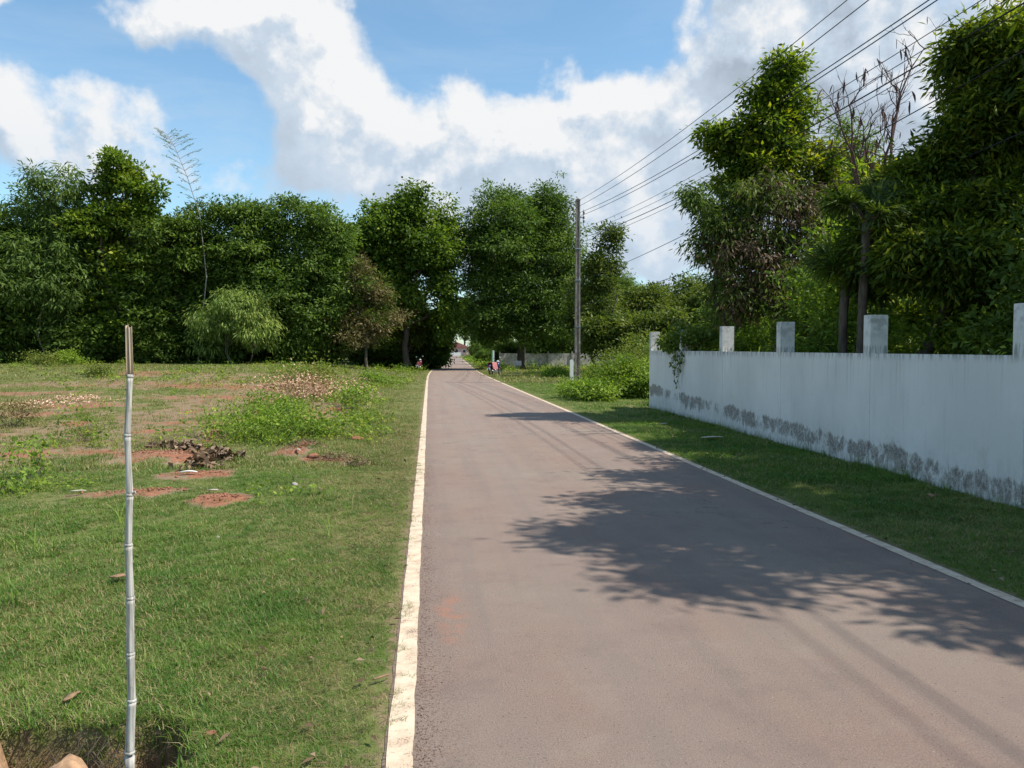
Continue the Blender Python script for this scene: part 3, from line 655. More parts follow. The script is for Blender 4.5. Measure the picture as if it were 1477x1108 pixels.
tree('spreading_tree', 'dark spreading tree between the layered tree and the feathery tree', 'tree', bx(255, YT), [LF(250, 335, 50, 38, YT), LF(290, 330, 45, 35, YT), LF(300, 380, 55, 60, YT), LF(235, 420, 65, 80, YT), LF(300, 455, 60, 60, YT)], 1600, 30, .32, .12, 'forest', .22, group=GL, flat=.4, low=.9)
feather = tree('feathery_tree', 'wide feathery green tree with a level top left of the round tree', 'tree', bx(420, YT), [LF(350, 322, 45, 32, YT), LF(400, 305, 42, 24, YT), LF(440, 325, 50, 36, YT), LF(478, 345, 38, 40, YT), LF(385, 380, 75, 60, YT), LF(460, 410, 60, 70, YT), LF(400, 460, 80, 55, YT)], 2100, 34, .30, .11, 'feather', .22, group=GL, flat=.45, clump_r=.55, low=.9)
tree('bamboo_clump', 'small pale green weeping bamboo in front of the feathery tree', 'bamboo', bx(345, YT-4), [LF(340, 440, 34, 30, YT-4), LF(335, 475, 45, 36, YT-4), LF(370, 470, 28, 40, YT-4)], 650, 34, .34, .07, 'bamboo', .035, BARK, group=GL, droop=1.3, trunks=3, clump_r=.5, low=.7, tintbias=.28)
roundt = tree('round_tree', 'tall round leafy tree with yellow green new leaves beside the road', 'tree', bx(584, 71), [LF(588, 300, 42, 38, 71), LF(555, 325, 40, 38, 71), LF(622, 325, 36, 45, 71), LF(585, 350, 72, 45, 71), LF(530, 350, 34, 36, 71), LF(528, 395, 30, 34, 71), LF(648, 350, 20, 34, 71), LF(632, 375, 28, 50, 71), LF(545, 385, 48, 48, 71), LF(600, 410, 55, 50, 71), LF(640, 430, 22, 50, 71)], 1700, 28, .32, .19, 'bright', .33, group=GL, droop=.5, yellow=.3, tintbias=-.24, clump_r=.6)
tree('withered_tree', 'small drab olive brown tree left of the round tree trunk', 'tree', bx(530, YT-1), [LF(518, 398, 20, 24, YT-1), LF(540, 425, 26, 22, YT-1), LF(505, 440, 30, 26, YT-1), LF(545, 460, 34, 24, YT-1), LF(505, 482, 44, 28, YT-1)], 620, 26, .26, .08, 'drab', .14, extra=[('olive', 260, 26, -.2)], group=GL, low=.8)
tree('roadside_tree', 'low olive green tree under the round tree beside the road', 'tree', bx(590, 72), [LF(590, 455, 42, 25, 73), LF(598, 472, 26, 22, 73), LF(565, 475, 35, 28, 71), LF(606, 484, 12, 16, 76)], 900, 28, .28, .11, 'olive', .16, group=GL, low=1.0, flat=.4)
# big feathery tree right of the road and its neighbours
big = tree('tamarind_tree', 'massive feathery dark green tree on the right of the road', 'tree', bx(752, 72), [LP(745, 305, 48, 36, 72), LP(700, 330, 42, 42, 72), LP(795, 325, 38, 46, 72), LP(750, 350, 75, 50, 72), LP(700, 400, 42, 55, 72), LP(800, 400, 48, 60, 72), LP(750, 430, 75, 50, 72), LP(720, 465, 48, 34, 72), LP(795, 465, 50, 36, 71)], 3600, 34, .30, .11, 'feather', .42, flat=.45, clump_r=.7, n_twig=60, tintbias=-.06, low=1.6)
tree('slender_tree', 'thin loose leaved tree rising just right of the utility pole', 'tree', bx(872, 50), [LP(878, 345, 20, 20, 50), LP(862, 385, 26, 24, 50), LP(886, 385, 18, 14, 50), LP(865, 430, 34, 36, 50)], 380, 28, .24, .09, 'olive', .11, n_twig=40, clump_r=.45, tintbias=-.15)
for i, (px, py, rx, ry, Yd, lb) in enumerate([(855, 440, 50, 45, 56, 'olive tree directly behind the utility pole'), (915, 440, 52, 36, 58, 'round olive green tree right of the utility pole'), (975, 435, 52, 36, 60, 'olive green tree above the far corner pillar of the wall'), (1035, 440, 46, 44, 52, 'rough olive tree behind the vine on the wall'), (890, 480, 60, 30, 48, 'low spreading olive tree behind the pole bushes'), (960, 480, 50, 26, 46, 'low olive tree between pole bushes and wall corner')]):
    tree('olive_tree', lb, 'tree', bx(px, Yd), [LP(px-rx*.4, py, rx*.6, ry*.8, Yd), LP(px+rx*.35, py-ry*.12, rx*.6, ry*.85, Yd), LP(px, py+ry*.5, rx, ry*.6, Yd)], 700, 26, .26, .11, 'olive', .15, sub=9, rag=1.2, clump_r=.5, group='olive trees beyond the white wall', low=.7, tintbias=-.12+.05*(i % 3))
# the avenue beyond, and a second row behind the field: copies of the kinds above
GA = 'trees lining the far road'
fr = list(feather.location)
AV = [(-3.9, 88, .80, 'feathery tree on the left verge just past the round tree'), (-4.4, 112, .85, 'second feathery tree down the left verge'), (-3.6, 150, .95, 'third feathery tree down the left verge'), (-3., 205, 1.1, 'far feathery tree closing the left side of the road'), (8.8, 104, .78, 'feathery tree behind the tamarind on the right verge'), (10.8, 135, .9, 'right verge tree halfway down the far road'), (13.5, 185, 1.05, 'right verge tree near the end of the road'), (17.5, 250, 1.3, 'last big tree on the right of the road'), (0.5, 290, 1.2, 'last big tree on the left of the road'), (17., 385, 1.8, 'tall tree behind the pink house'), (3., 400, 1.8, 'tall tree left behind the pink house')]
kinds = [feather, roundt]
for i, (x, y, s, lb) in enumerate(AV):
    copy_tree(kinds[(i*2+1) % 3 % 2], (x, y, float(hgt(x, y))), rng.random()*6, (s*.62, s*.62, s*.85) if y < 300 else s, lb, GA)
second = [(-44, 72), (-36, 76), (-28, 73), (-20, 77), (-13, 74), (-6, 80), (-50, 64), (-24, 84), (-9, 92), (-34, 90)]
for i, (x, y) in enumerate(second):
    t = copy_tree([feather, roundt][i % 2], (x, y, float(hgt(x, y))), rng.random()*6, (.95, .95, .72+.05*(i % 3)), 'dark second row tree '+['behind the far left trees', 'behind the bamboo thicket', 'behind the layered tree', 'behind the leaning cane', 'behind the feathery tree', 'behind the withered tree', 'at the far left picture edge', 'deep behind the spreading tree', 'deep behind the round tree', 'deep behind the layered tree'][i], 'second row of trees behind the field'); t['category'] = 'tree'
for i, (x, y) in enumerate([(14, 86), (22, 90), (30, 84), (38, 78), (27, 66), (35, 60), (44, 66)]):
    copy_tree([feather, big][i == 1], (x, y, float(hgt(x, y))), rng.random()*6, (.8, .8, .62 if i else .7), 'distant tree '+['behind the tamarind crown', 'just right of the tamarind crown', 'behind the utility pole', 'behind the slender tree', 'behind the middle olive tree', 'behind the right olive tree', 'above the far end of the wall'][i]+' beyond the olive trees', 'distant trees right of the road')
# understory along the field edge
def shrub(name, label, cat, base, lobes, n_clump, n_leaf, L, W, lm, group=None, **kw):
    base = (base[0], base[1], float(hgt(base[0], base[1])))
    kw.setdefault('low', base[2]+.02); cm, cc = crown_mesh('foliage', lobes, base, n_clump, n_leaf, L, W, LM[lm], **kw)
    mb = MB(); rs = min(1., .25+.3*max(l[5] for l in lobes))
    for c in cc[rng.choice(len(cc), min(14, len(cc)), replace=False)]:
        q = wobble(np.array(base)+rng.normal(0, .08, 3)*[1, 1, 0]-[0, 0, .05], c, 5, .25); mb.tube(q-np.array(base), [.018*rs, .015*rs, .012*rs, .008*rs, .004*rs], 4, False)
    t = thing(name, label, cat, base, 0, group); obj('foliage', cm, t); obj('stems', mb.mesh('stems', BARK, True), t); return t
def lob(x, y, r, h, k=3, z0=None):
    z0 = float(hgt(x, y)) if z0 is None else z0
    return [(x+rng.normal(0, r*.35), y+rng.normal(0, r*.35), z0+h*(.35+.25*rng.random()), r*(.6+.3*rng.random()), r*.7, h*(.38+.15*rng.random())) for _ in range(k)]
und = []
for i in range(3):
    lm = ['forest', 'feather', 'forest'][i]; und.append(shrub('understory_shrub', ['dark leafy shrub deep under the bamboo thicket', 'feathery shrub deep under the spreading tree', 'broad shrub deep under the feathery tree'][i], 'shrub', (-30+i*6., 63.), lob(-30+i*6., 63., 2.1, 4.2, 5), 800, 26, .30, .13, lm, 'shrubs under the field edge trees', tintbias=-.05))
for i in range(20):
    px = -70+i*36.; y = 61.8+1.8*math.sin(i*2.1); x = P(px, 500, y)[0]
    if x > -6.5: y += 14
    nm = min([(-15, 'leftmost tree'), (80, 'bamboo thicket'), (178, 'layered tree'), (255, 'spreading tree'), (345, 'weeping bamboo'), (420, 'feathery tree'), (530, 'withered tree'), (584, 'round tree')], key=lambda q: abs(q[0]-px))
    copy_tree(und[i % 3], (x, y, float(hgt(x, y))), rng.random()*6, (.9+.2*(i % 2), .9, .75+.14*(i % 4)), ['dark leafy shrub', 'feathery shrub', 'broad dense shrub'][i % 3]+' at the foot of the '+nm[1]+(' to its left' if px < nm[0] else ' to its right'))
for i, (x, y, s) in enumerate([(-2.6, 76, .45), (-2.0, 96, .6), (-1.2, 125, .6), (.2, 165, .8), (6.6, 100, .45), (8.4, 130, .6), (10.4, 170, .8), (14.8, 235, 1.), (3.2, 220, .9), (8.6, 89, .7), (11.5, 92, .8), (14.5, 90, .75), (18, 93, .9), (22, 91, .9)]):
    copy_tree(und[i % 3], (x, y, float(hgt(x, y))), rng.random()*6, s, ['dark rounded shrub', 'feathery rounded shrub', 'leafy rounded shrub'][i % 3]+(' on the left verge' if x < roadc(y) else ' on the right verge')+' '+['just past the round tree', 'before the first avenue tree', 'in mid distance', 'beyond the middle', 'before the concrete fence', 'by the second avenue tree', 'past the second avenue tree', 'near the road end', 'close to the open shed', 'at the left end of the fence', 'behind the fence panels', 'behind the tamarind trunk', 'right of the tamarind trunk', 'at the right end of the fence'][i], 'shrubs lining the far road')
# the bare bamboo shoot over the trees
def shoot():
    b = bx(285, YT-2); b = (b[0], b[1], float(hgt(*b))); t = thing('bamboo_shoot', 'thin leaning bamboo cane with sparse sprays against the sky', 'bamboo', b)
    pl = [P(300, 500, YT-2), P(298, 400, YT-2), P(288, 310, YT-2), P(270, 255, YT-2), P(252, 212, YT-2), P(242, 195, YT-2)]
    pl[0] = np.array(b); pts = []
    for a, c in zip(pl, pl[1:]): pts += [a+(c-a)*k/5 for k in range(5)]
    pts.append(pl[-1]); n = len(pts)
    MB().tube([p-np.array(b) for p in pts], [.05*(1-.85*i/n) for i in range(n)], 6).build('cane', BARK_PALE, t)
    mb = MB(); Ps = []; Ds = []
    for i in range(12, n):
        for s in (-1, 1):
            for rep in range(2):
                L = (.35+1.3*(1-abs(i-19)/12))*(.6+.6*rng.random()); d = unit(np.array([s*.95 if s > 0 else -.8, rng.normal(0, .5), .55+.3*rng.random()])); q = [pts[i]+d*L*u+np.array([0, 0, -.18*L*u*u]) for u in np.linspace(0, 1, 4)]
                mb.tube([p-np.array(b) for p in q], [.012, .01, .008, .004], 4, False)
                for u in np.linspace(.35, 1, 6): Ps.append(q[0]+(q[-1]-q[0])*u); Ds.append(unit(d+rng.normal(0, .35, 3)-[0, 0, .3]))
    mb.build('side_twigs', BARK_PALE, t); Ps = np.array(Ps)-np.array(b); Ds = np.array(Ds); m = len(Ps)
    V, F = leaf_quads(Ps, Ds, unit(rng.normal(0, 1, (m, 3))), .20+.1*rng.random(m), np.full(m, .045)); obj('leaves', mesh_np('leaves', V, F, LM['bamboo'], rng.random(m)*.6), t)
shoot()

# --- trees behind the white wall
def LX(px, py, rx, ry, Yd, dep=None): return lobe_px(px, py, rx, ry, Yd, dep)
def bw(px, Yd): p = P(px, 500, Yd); return (p[0], p[1])
tree('tall_tree', 'tall tree with yellow green tips standing over the second wall pillar', 'tree', bw(1128, 18.5), [LX(1133, 105, 34, 28, 18.5), LX(1100, 140, 26, 24, 18.5), LX(1145, 160, 36, 34, 18.5), LX(1105, 185, 40, 34, 18.5), LX(1035, 195, 24, 22, 18.5), LX(1060, 220, 36, 32, 18.5), LX(1130, 225, 48, 36, 18.5), LX(1090, 250, 50, 26, 18.5), LX(1185, 225, 22, 28, 18.5), LX(1180, 270, 40, 34, 18.5), LX(1060, 275, 30, 22, 18.5)], 900, 34, .14, .054, 'yellow', .12, sub=16, rag=.95, clump_r=.24, droop=.35, yellow=.35, tintbias=-.2, n_twig=110, fork=.75)
tree('withered_tree', 'half withered tree with brown hanging leaves in front of the tall tree', 'tree', bw(1122, 17.4), [LX(1110, 280, 60, 30, 17.4), LX(1085, 345, 45, 40, 17.4), LX(1150, 340, 50, 36, 17.4), LX(1110, 385, 50, 30, 17.4), LX(1045, 355, 28, 50, 17.4), LX(1160, 290, 40, 25, 17.4), LX(1110, 430, 46, 34, 17.4), LX(1060, 425, 34, 40, 17.4), LX(1165, 400, 34, 44, 17.6)], 300, 24, .14, .036, 'brown', .11, sub=12, clump_r=.26, droop=1.1, n_twig=160, fork=.8, extra=[('olive', 460, 26, -.2)])
tree('drooping_tree', 'thin leaved tree drooping over the wall left of the withered tree', 'tree', bw(1048, 17.8), [LX(998, 275, 16, 16, 17.8), LX(1010, 285, 22, 22, 17.8), LX(1035, 310, 30, 24, 17.8), LX(1060, 345, 30, 40, 17.8), LX(1020, 345, 22, 30, 17.8), LX(1075, 300, 34, 30, 17.8)], 260, 30, .15, .035, 'bamboo', .07, sub=12, rag=.9, clump_r=.22, droop=1., n_twig=90, tintbias=-.25, fork=.9)
tree('yellow_tree', 'sunlit yellow green tree seen through the gap below the bare tree', 'tree', bw(1235, 22), [LX(1225, 250, 45, 28, 22), LX(1280, 260, 45, 30, 22), LX(1250, 300, 70, 40, 22), LX(1210, 330, 50, 50, 22), LX(1300, 320, 50, 50, 22), LX(1330, 270, 50, 40, 23)], 900, 32, .18, .07, 'yellow', .14, clump_r=.3, yellow=.3, tintbias=.05)
tree('feathery_sapling', 'light feathery sapling beside the bare tree', 'tree', bw(1225, 19), [LX(1218, 185, 18, 16, 19), LX(1232, 215, 30, 20, 19), LX(1215, 235, 26, 20, 19)], 110, 26, .12, .03, 'bamboo', .05, clump_r=.25, n_twig=30, tintbias=-.05)
GM = 'dark mango trees behind the white wall'
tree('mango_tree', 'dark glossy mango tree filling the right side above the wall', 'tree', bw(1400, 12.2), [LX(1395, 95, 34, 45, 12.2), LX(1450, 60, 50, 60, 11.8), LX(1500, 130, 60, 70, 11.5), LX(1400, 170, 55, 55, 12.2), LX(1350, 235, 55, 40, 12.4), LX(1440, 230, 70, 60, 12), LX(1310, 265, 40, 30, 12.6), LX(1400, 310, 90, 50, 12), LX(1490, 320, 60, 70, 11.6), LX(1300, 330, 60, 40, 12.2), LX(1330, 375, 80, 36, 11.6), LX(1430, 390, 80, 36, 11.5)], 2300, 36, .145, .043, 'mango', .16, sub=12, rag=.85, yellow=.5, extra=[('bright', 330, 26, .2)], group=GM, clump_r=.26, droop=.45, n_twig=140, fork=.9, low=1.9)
tree('mango_tree', 'lower dark mango tree whose drooping boughs rest over the wall near its last pillar', 'tree', bw(1335, 12.0), [LX(1300, 360, 60, 45, 12.2), LX(1270, 330, 40, 40, 12.6), LX(1370, 380, 70, 45, 11.5), LX(1440, 405, 60, 40, 11.2), LX(1490, 380, 50, 60, 11), LX(1350, 320, 70, 50, 12), LX(1240, 385, 28, 40, 12.6)], 1250, 36, .15, .045, 'mango', .14, yellow=.4, rag=.95, extra=[('bright', 120, 26, .2)], group=GM, clump_r=.28, droop=.5, n_twig=80, fork=.9, low=2.2, tintbias=-.05)
tree('mango_tree', 'large dark mango tree at the right picture edge overhanging the wall', 'tree', (8.2, 5.2), [(7.3, 5.3, 7.0, 1.3, .9, .8), (6.8, 4.1, 6.8, .9, .5, .45), (6.9, 5.2, 7.4, .8, .35, .35), (7.2, 6.6, 6.9, 1.1, .7, .6), (7.9, 7.0, 5.9, 1.3, 1.3, .9), (8.3, 5.4, 6.2, 1.7, 1.8, 1.1), (8.2, 3.6, 6.2, 1.3, 1.2, .8), (9.3, 6.0, 6.6, 1.6, 1.8, 1.2), (8.5, 8.6, 6.0, 1.1, 1.1, 1.), (8.9, 4.8, 4.6, 1.6, 1.8, .9), (8.7, 9.6, 5.7, 1.2, 1.3, 1.1), (9.0, 7.6, 4.6, 1.4, 1.6, 1.0), (8.0, 8.2, 6.9, 1.0, .9, .6)], 2000, 34, .19, .058, 'mango', .18, group=GM, clump_r=.27, droop=.9, n_twig=100, fork=.9)
# green shrubs in the orchard behind the wall
GS = 'shrubs growing behind the white wall'
for i, (px, py, rx, ry, Yd, lm, lb) in enumerate([(1180, 430, 45, 50, 17, 'bright', 'green shrub right of the withered tree trunk behind the wall'), (1230, 440, 45, 40, 14, 'shrub', 'green shrub left of the third pillar behind the wall'), (1330, 445, 40, 34, 13.5, 'bright', 'sunlit shrub behind the wall right of the third pillar'), (1385, 450, 40, 40, 13, 'shrub', 'leafy shrub behind the wall near the last pillar'), (1430, 470, 40, 30, 11.4, 'bright', 'low bright shrub behind the wall beside the last pillar'), (1070, 455, 50, 34, 21, 'forest', 'dark shrub behind the wall left of the withered trunk'), (1130, 450, 40, 36, 22, 'shrub', 'shrub behind the withered tree trunk'), (1280, 400, 60, 60, 18, 'forest', 'tall dark shrub under the fan palm'), (1380, 400, 70, 60, 17, 'bright', 'tall green bush deep behind the mango trunks'), (1200, 380, 60, 60, 20, 'bright', 'tall sunlit bush right of the withered tree'), (1480, 420, 60, 60, 13, 'forest', 'dark bush behind the nearest pillar')]):
    b = bw(px, Yd); shrub('orchard_shrub', lb, 'shrub', b, [LX(px-rx*.4, py, rx*.6, ry*.7, Yd), LX(px+rx*.4, py-ry*.2, rx*.6, ry*.8, Yd), LX(px, py+ry*.4, rx, ry*.7, Yd)]+lob(b[0], b[1], .7, 1.6, 2), 300, 24, .12, .05, lm, GS, clump_r=.24, tintbias=.15)
for i in range(9):
    y = 8.2+i*1.75; x = wallx(y)+1.5+.7*(i % 3); b = (x, y)
    shrub('orchard_shrub', ['leafy shrub crowding the wall from behind', 'dark leafy shrub close behind the wall', 'bright leafy shrub close behind the wall'][i % 3]+', '+['beside the nearest pillar', 'between the two nearest pillars', 'left of the third pillar', 'under the fan palms', 'below the withered tree', 'at the foot of the withered tree', 'left of the withered tree', 'right of the vine', 'behind the vine'][i], 'shrub', b, lob(x, y, .95, 2.9+.5*(i % 2)+.5*(1 <= i <= 4), 5), 260, 26, .12, .05, ['shrub', 'forest', 'bright'][i % 3], GS, clump_r=.25, tintbias=.0, rag=1.3)
for i, (x, y, s) in enumerate([(15, 24, .5), (19, 28, .6), (13, 31, .5), (24, 33, .7), (20, 20, .6), (18, 14, .6), (15, 9, .5), (28, 26, .7), (16.5, 36, .6), (11.5, 27.5, .42), (24, 19, .6), (31, 13, .7), (23, 9, .6), (34, 21, .8), (40, 8, .8), (38, 30, .9)]):
    copy_tree([feather, roundt][i % 2], (x, y, 0.), rng.random()*6, (s*.7, s*.7, s*.62), ['feathery', 'round crowned'][i % 2]+' orchard tree '+['behind the drooping tree', 'behind the withered tree', 'behind the vine', 'far behind the tall tree', 'behind the yellow green tree', 'behind the fan palms', 'behind the mango trunks', 'far behind the yellow tree', 'behind the low olive tree', 'just behind the wall corner', 'deep behind the fan palms', 'far behind the mango trees', 'deep behind the nearest pillar', 'at the far back behind the palms', 'at the far back by the right edge', 'at the far back behind the bare tree'][i], 'orchard trees behind the wall')

# bare tree with hanging pods
def bare_tree():
    b = bw(1262, 14.5); b = (b[0], b[1], 0.); t = thing('bare_tree', 'bare reddish tree with dangling dry pods against the clouds', 'tree', b); mb = MB(); tips = []
    B = np.array(b)
    def grow(p, d, L, r, lev):
        e = p+d*L; q = wobble(p, e, 5, .22); mb.tube(q-B, [r*(1-.4*i/4) for i in range(5)], 6 if lev < 2 else 4, False)
        if lev >= 5 or r < .003: tips.append(e); return
        for k in range(2 if lev else 4):
            nd = unit(d+rng.normal(0, .42, 3)+np.array([0, 0, .05])); grow(q[2+rng.integers(0, 3)], nd, L*(.55+.3*rng.random()), r*.62, lev+1)
        tips.append(e)
    trunk_top = P(1262, 330, 14.5); mb.tube(wobble(B-[0, 0, .1], trunk_top, 6, .15)-B, [.09, .08, .075, .07, .065, .06], 8)
    fk = trunk_top
    for (px, py, dy) in ((1333, 70, .3), (1298, 130, -.2), (1245, 190, .4), (1205, 160, -.5), (1226, 150, .2)):
        e = P(px, py, 14.5+dy); q = wobble(fk, e, 9, .16); mb.tube(q-B, [.042*(1-.8*i/8) for i in range(9)], 6, False)
        for k in range(3, 9):
            for _ in range(2):
                d = unit(unit(q[k]-q[k-1])+rng.normal(0, .6, 3)); grow(q[k], d, .28+.3*rng.random(), .011, 3)
        tips.append(e)
    mb.build('branches', TWIG, t, True)
    tips = np.array(tips); m = 90; k = rng.choice(len(tips), m); Pp = tips[k]-B; D = unit(rng.normal(0, .18, (m, 3))+[0, 0, -1])
    pm = []
    for q in range(4):
        Vp = np.array([(0, 0, 0), (.007, .004, -.03), (.012, 0, -.09), (.008, -.004, -.16), (.002, .002, -.22), (-.008, -.004, -.16), (-.012, .0, -.09), (-.007, .004, -.03)])*[1+.2*q, 1, 1]; Vp[:, 0] += (q-1.5)*.012*np.sin(Vp[:, 2]*14)
        Vb = Vp+[0, .006, 0]; V = np.concatenate([Vp, Vb]); pm.append(MB().add(V, [(0, 1, 2, 3, 4, 5, 6, 7), (15, 14, 13, 12, 11, 10, 9, 8)]+[(i, (i+8), 8+(i+1) % 8, (i+1) % 8) for i in range(8)]).mesh('pod', TWIG))
    for q in range(m):
        o = obj('pod', pm[q % 4], t, tuple(Pp[q]), (rng.normal(0, .25), rng.normal(0, .25), rng.random()*6), .6+.6*rng.random())
bare_tree()
# fan palms
def fan_palm(label, px, py, Yd, n=15, L=.85, group=None):
    c = P(px, py, Yd); b = (c[0], c[1], 0.); B = np.array(b); t = thing('fan_palm', label, 'palm', b, 0, group)
    MB().tube(wobble(B, c, 7, .06)-B, [.09, .08, .075, .07, .07, .075, .07], 10).build('trunk', BARK, t, True)
    for i in range(n):
        a = 2.4*i+rng.normal(0, .3); up = -.5+2.4*((i*.618) % 1); d = unit(np.array([math.cos(a), math.sin(a), up])); st = c+d*L*(.55+.25*rng.random()); mb = MB()
        mb.tube([c-B, c+d*L*.3-B, st-B], [.018, .012, .009], 5, False)
        s0 = unit(np.cross(d, [0, 0, 1.])); n0 = unit(np.cross(s0, d)); ro = rng.normal(0, .6); sdv = s0*math.cos(ro)+n0*math.sin(ro); nrm = unit(np.cross(sdv, d)); m = 30
        Ps = np.tile(st-B, (m, 1)); th = np.linspace(-2.0, 2.0, m); Ds = unit(d*np.cos(th)[:, None]+sdv*np.sin(th)[:, None]+rng.normal(0, .07, (m, 3))-np.array([0, 0, .22])); Ln = L*(.62+.2*rng.random(m))*(.75+.25*np.cos(th))
        V, F = leaf_quads(Ps, Ds, np.tile(nrm, (m, 1)), Ln, np.full(m, .042), .35); V2, F2 = leaf_quads(Ps+Ds*Ln[:, None]*.8, unit(Ds-np.array([0, 0, .7])), np.tile(nrm, (m, 1)), Ln*.35, np.full(m, .02), .2)
        V = np.concatenate([V, V2]); F = np.concatenate([F, F2+4*m])
        o = obj('frond', mesh_np('frond', V, F, LM['palm'], np.tile(rng.random(m), 2)), t); obj('stalk', mb.mesh('stalk', BARK, True), o)
fan_palm('dark fan palm in front of the yellow green tree above the wall', 1250, 318, 12.0, 18, .6)
fan_palm('lower fan palm with drooping fronds above the third wall pillar', 1222, 405, 12.6, 16, .62)

# ------------------------------------------------------------------ white wall
def boundary_wall():
    t = thing('boundary_wall', 'weathered white concrete wall with raised pillars along the right verge', 'wall')
    dvec = unit(np.array([WX1-WX0, WY1-WY0, 0])); ang = math.atan2(dvec[0], dvec[1]); M = Matrix.Rotation(-ang, 3, 'Z')
    ppx = [938, 983, 1045, 1127, 1257, 1470]
    def y_of(px):
        d = ray(px, 500); k = d[0]/d[1]; s = (WX1-WX0)/(WY1-WY0); return (WX0-s*WY0)/(k-s)
    yl = [y_of(p) for p in ppx]; pitch = (yl[0]-yl[-1])/5; ylist = [yl[0]-pitch*i for i in range(9)]
    global WALL_END
    nrm = np.array([dvec[1], -dvec[0], 0])
    top = lambda y: 1.565+(y-WY0)/(WY1-WY0)*.085
    for i, y in enumerate(ylist):
        if y < -2: break
        c = np.array([wallx(y), y, 0])+nrm*.125; h = top(y)+.53
        mb = MB(); mb.box((c[0], c[1], h/2-.1), (.25, .18, h+.2), M); mb.build('pillar', M_WALL, t)
        if i+1 < len(ylist):
            y2 = ylist[i+1]; a, b = y-.09, y2+.09; ym = (a+b)/2; c = np.array([wallx(ym), ym, 0])+nrm*.0565; hh = top(ym)
            V = []
            for yy in (a, b):
                for off in (.009, .109):
                    q = np.array([wallx(yy), yy, 0])+nrm*off
                    for z in (-.2, top(yy)): V.append((q[0], q[1], z))
            # verts: a-front-low, a-front-top, a-back-low, a-back-top, b...
            MB().add(V, [(0, 1, 5, 4), (2, 6, 7, 3), (1, 3, 7, 5), (0, 4, 6, 2), (0, 2, 3, 1), (4, 5, 7, 6)]).build('wall_panel', M_WALL, t)
    return ylist
YL = boundary_wall()
# return wall at the far corner
# vine over the wall
def vine():
    y0 = YL[1]; x0 = wallx(y0); b = (x0+.4, y0, 0.); lobes = [(x0+.25, y0+.1, 1.95, .45, .7, .32), (x0+.35, y0-.7, 1.85, .4, .5, .22), (x0+.2, y0+.9, 1.8, .4, .5, .2)]
    t = shrub('wall_vine', 'dark green vine mounded over the wall top and trailing down its face', 'vine', b, lobes, 170, 22, .09, .065, 'forest', None, clump_r=.17, low=1.6, droop=.6, tintbias=.1, clip=False)
    Ps = []; mb = MB()
    for (dy, L) in ((-.15, .75), (-.05, .45), (.25, .55), (.1, .9), (.35, .3), (-.3, .35)):
        yy = y0+dy; q = [np.array([wallx(yy)+.03, yy, 1.68])]+[np.array([wallx(yy+.05*k)-.035-.01*k, yy+.03*k*rng.normal(), 1.60-L*k/6]) for k in range(7)]
        mb.tube([p-np.array(t.location) for p in q], .005, 4, False)
        for a, c in zip(q[1:], q[2:]):
            for _ in range(3 if L < .6 else 2): Ps.append(a+(c-a)*rng.random()+rng.normal(0, .025, 3)*[.6, 1, 1])
    Ps = np.array(Ps); m = len(Ps); D = unit(rng.normal(0, .5, (m, 3))+[-.1, 0, -1]); V, F = leaf_quads(Ps-np.array(t.location), D, unit(rng.normal(0, .4, (m, 3))+[-1, 0, .3]), .08+.03*rng.random(m), np.full(m, .065))
    o = obj('trailing_leaves', mesh_np('trailing_leaves', V, F, LM['forest'], rng.random(m)), t); obj('trailing_stems', mb.mesh('trailing_stems', BARK), t)
vine()
def banana_leaf():
    y = P(1104, 500, 15.)[1]; y = 14.9; x = wallx(y)+.02; b = (x+.25, y, 1.35); t = thing('wall_weed', 'pale green broad leaved sprout poking over the wall', 'plant', b)
    Ps = np.zeros((5, 3)); D = unit(np.array([[-.4, .2, 1], [0, -.3, 1], [.3, .3, .9], [-.6, -.4, .8], [.2, .6, 1.]])); V, F = leaf_quads(Ps, D, unit(np.array([[-1, 0, .3]]*5)), np.array([.36, .42, .3, .33, .3]), np.full(5, .12))
    obj('leaf_blades', mesh_np('leaf_blades', V, F, LM['shrub'], [1, .9, .7, .9, .6]), t); MB().tube([(0, 0, -1.4), (0, 0, -.6), (0, 0, .02)], [.02, .018, .012], 6).build('stem', BARK, t)
banana_leaf()

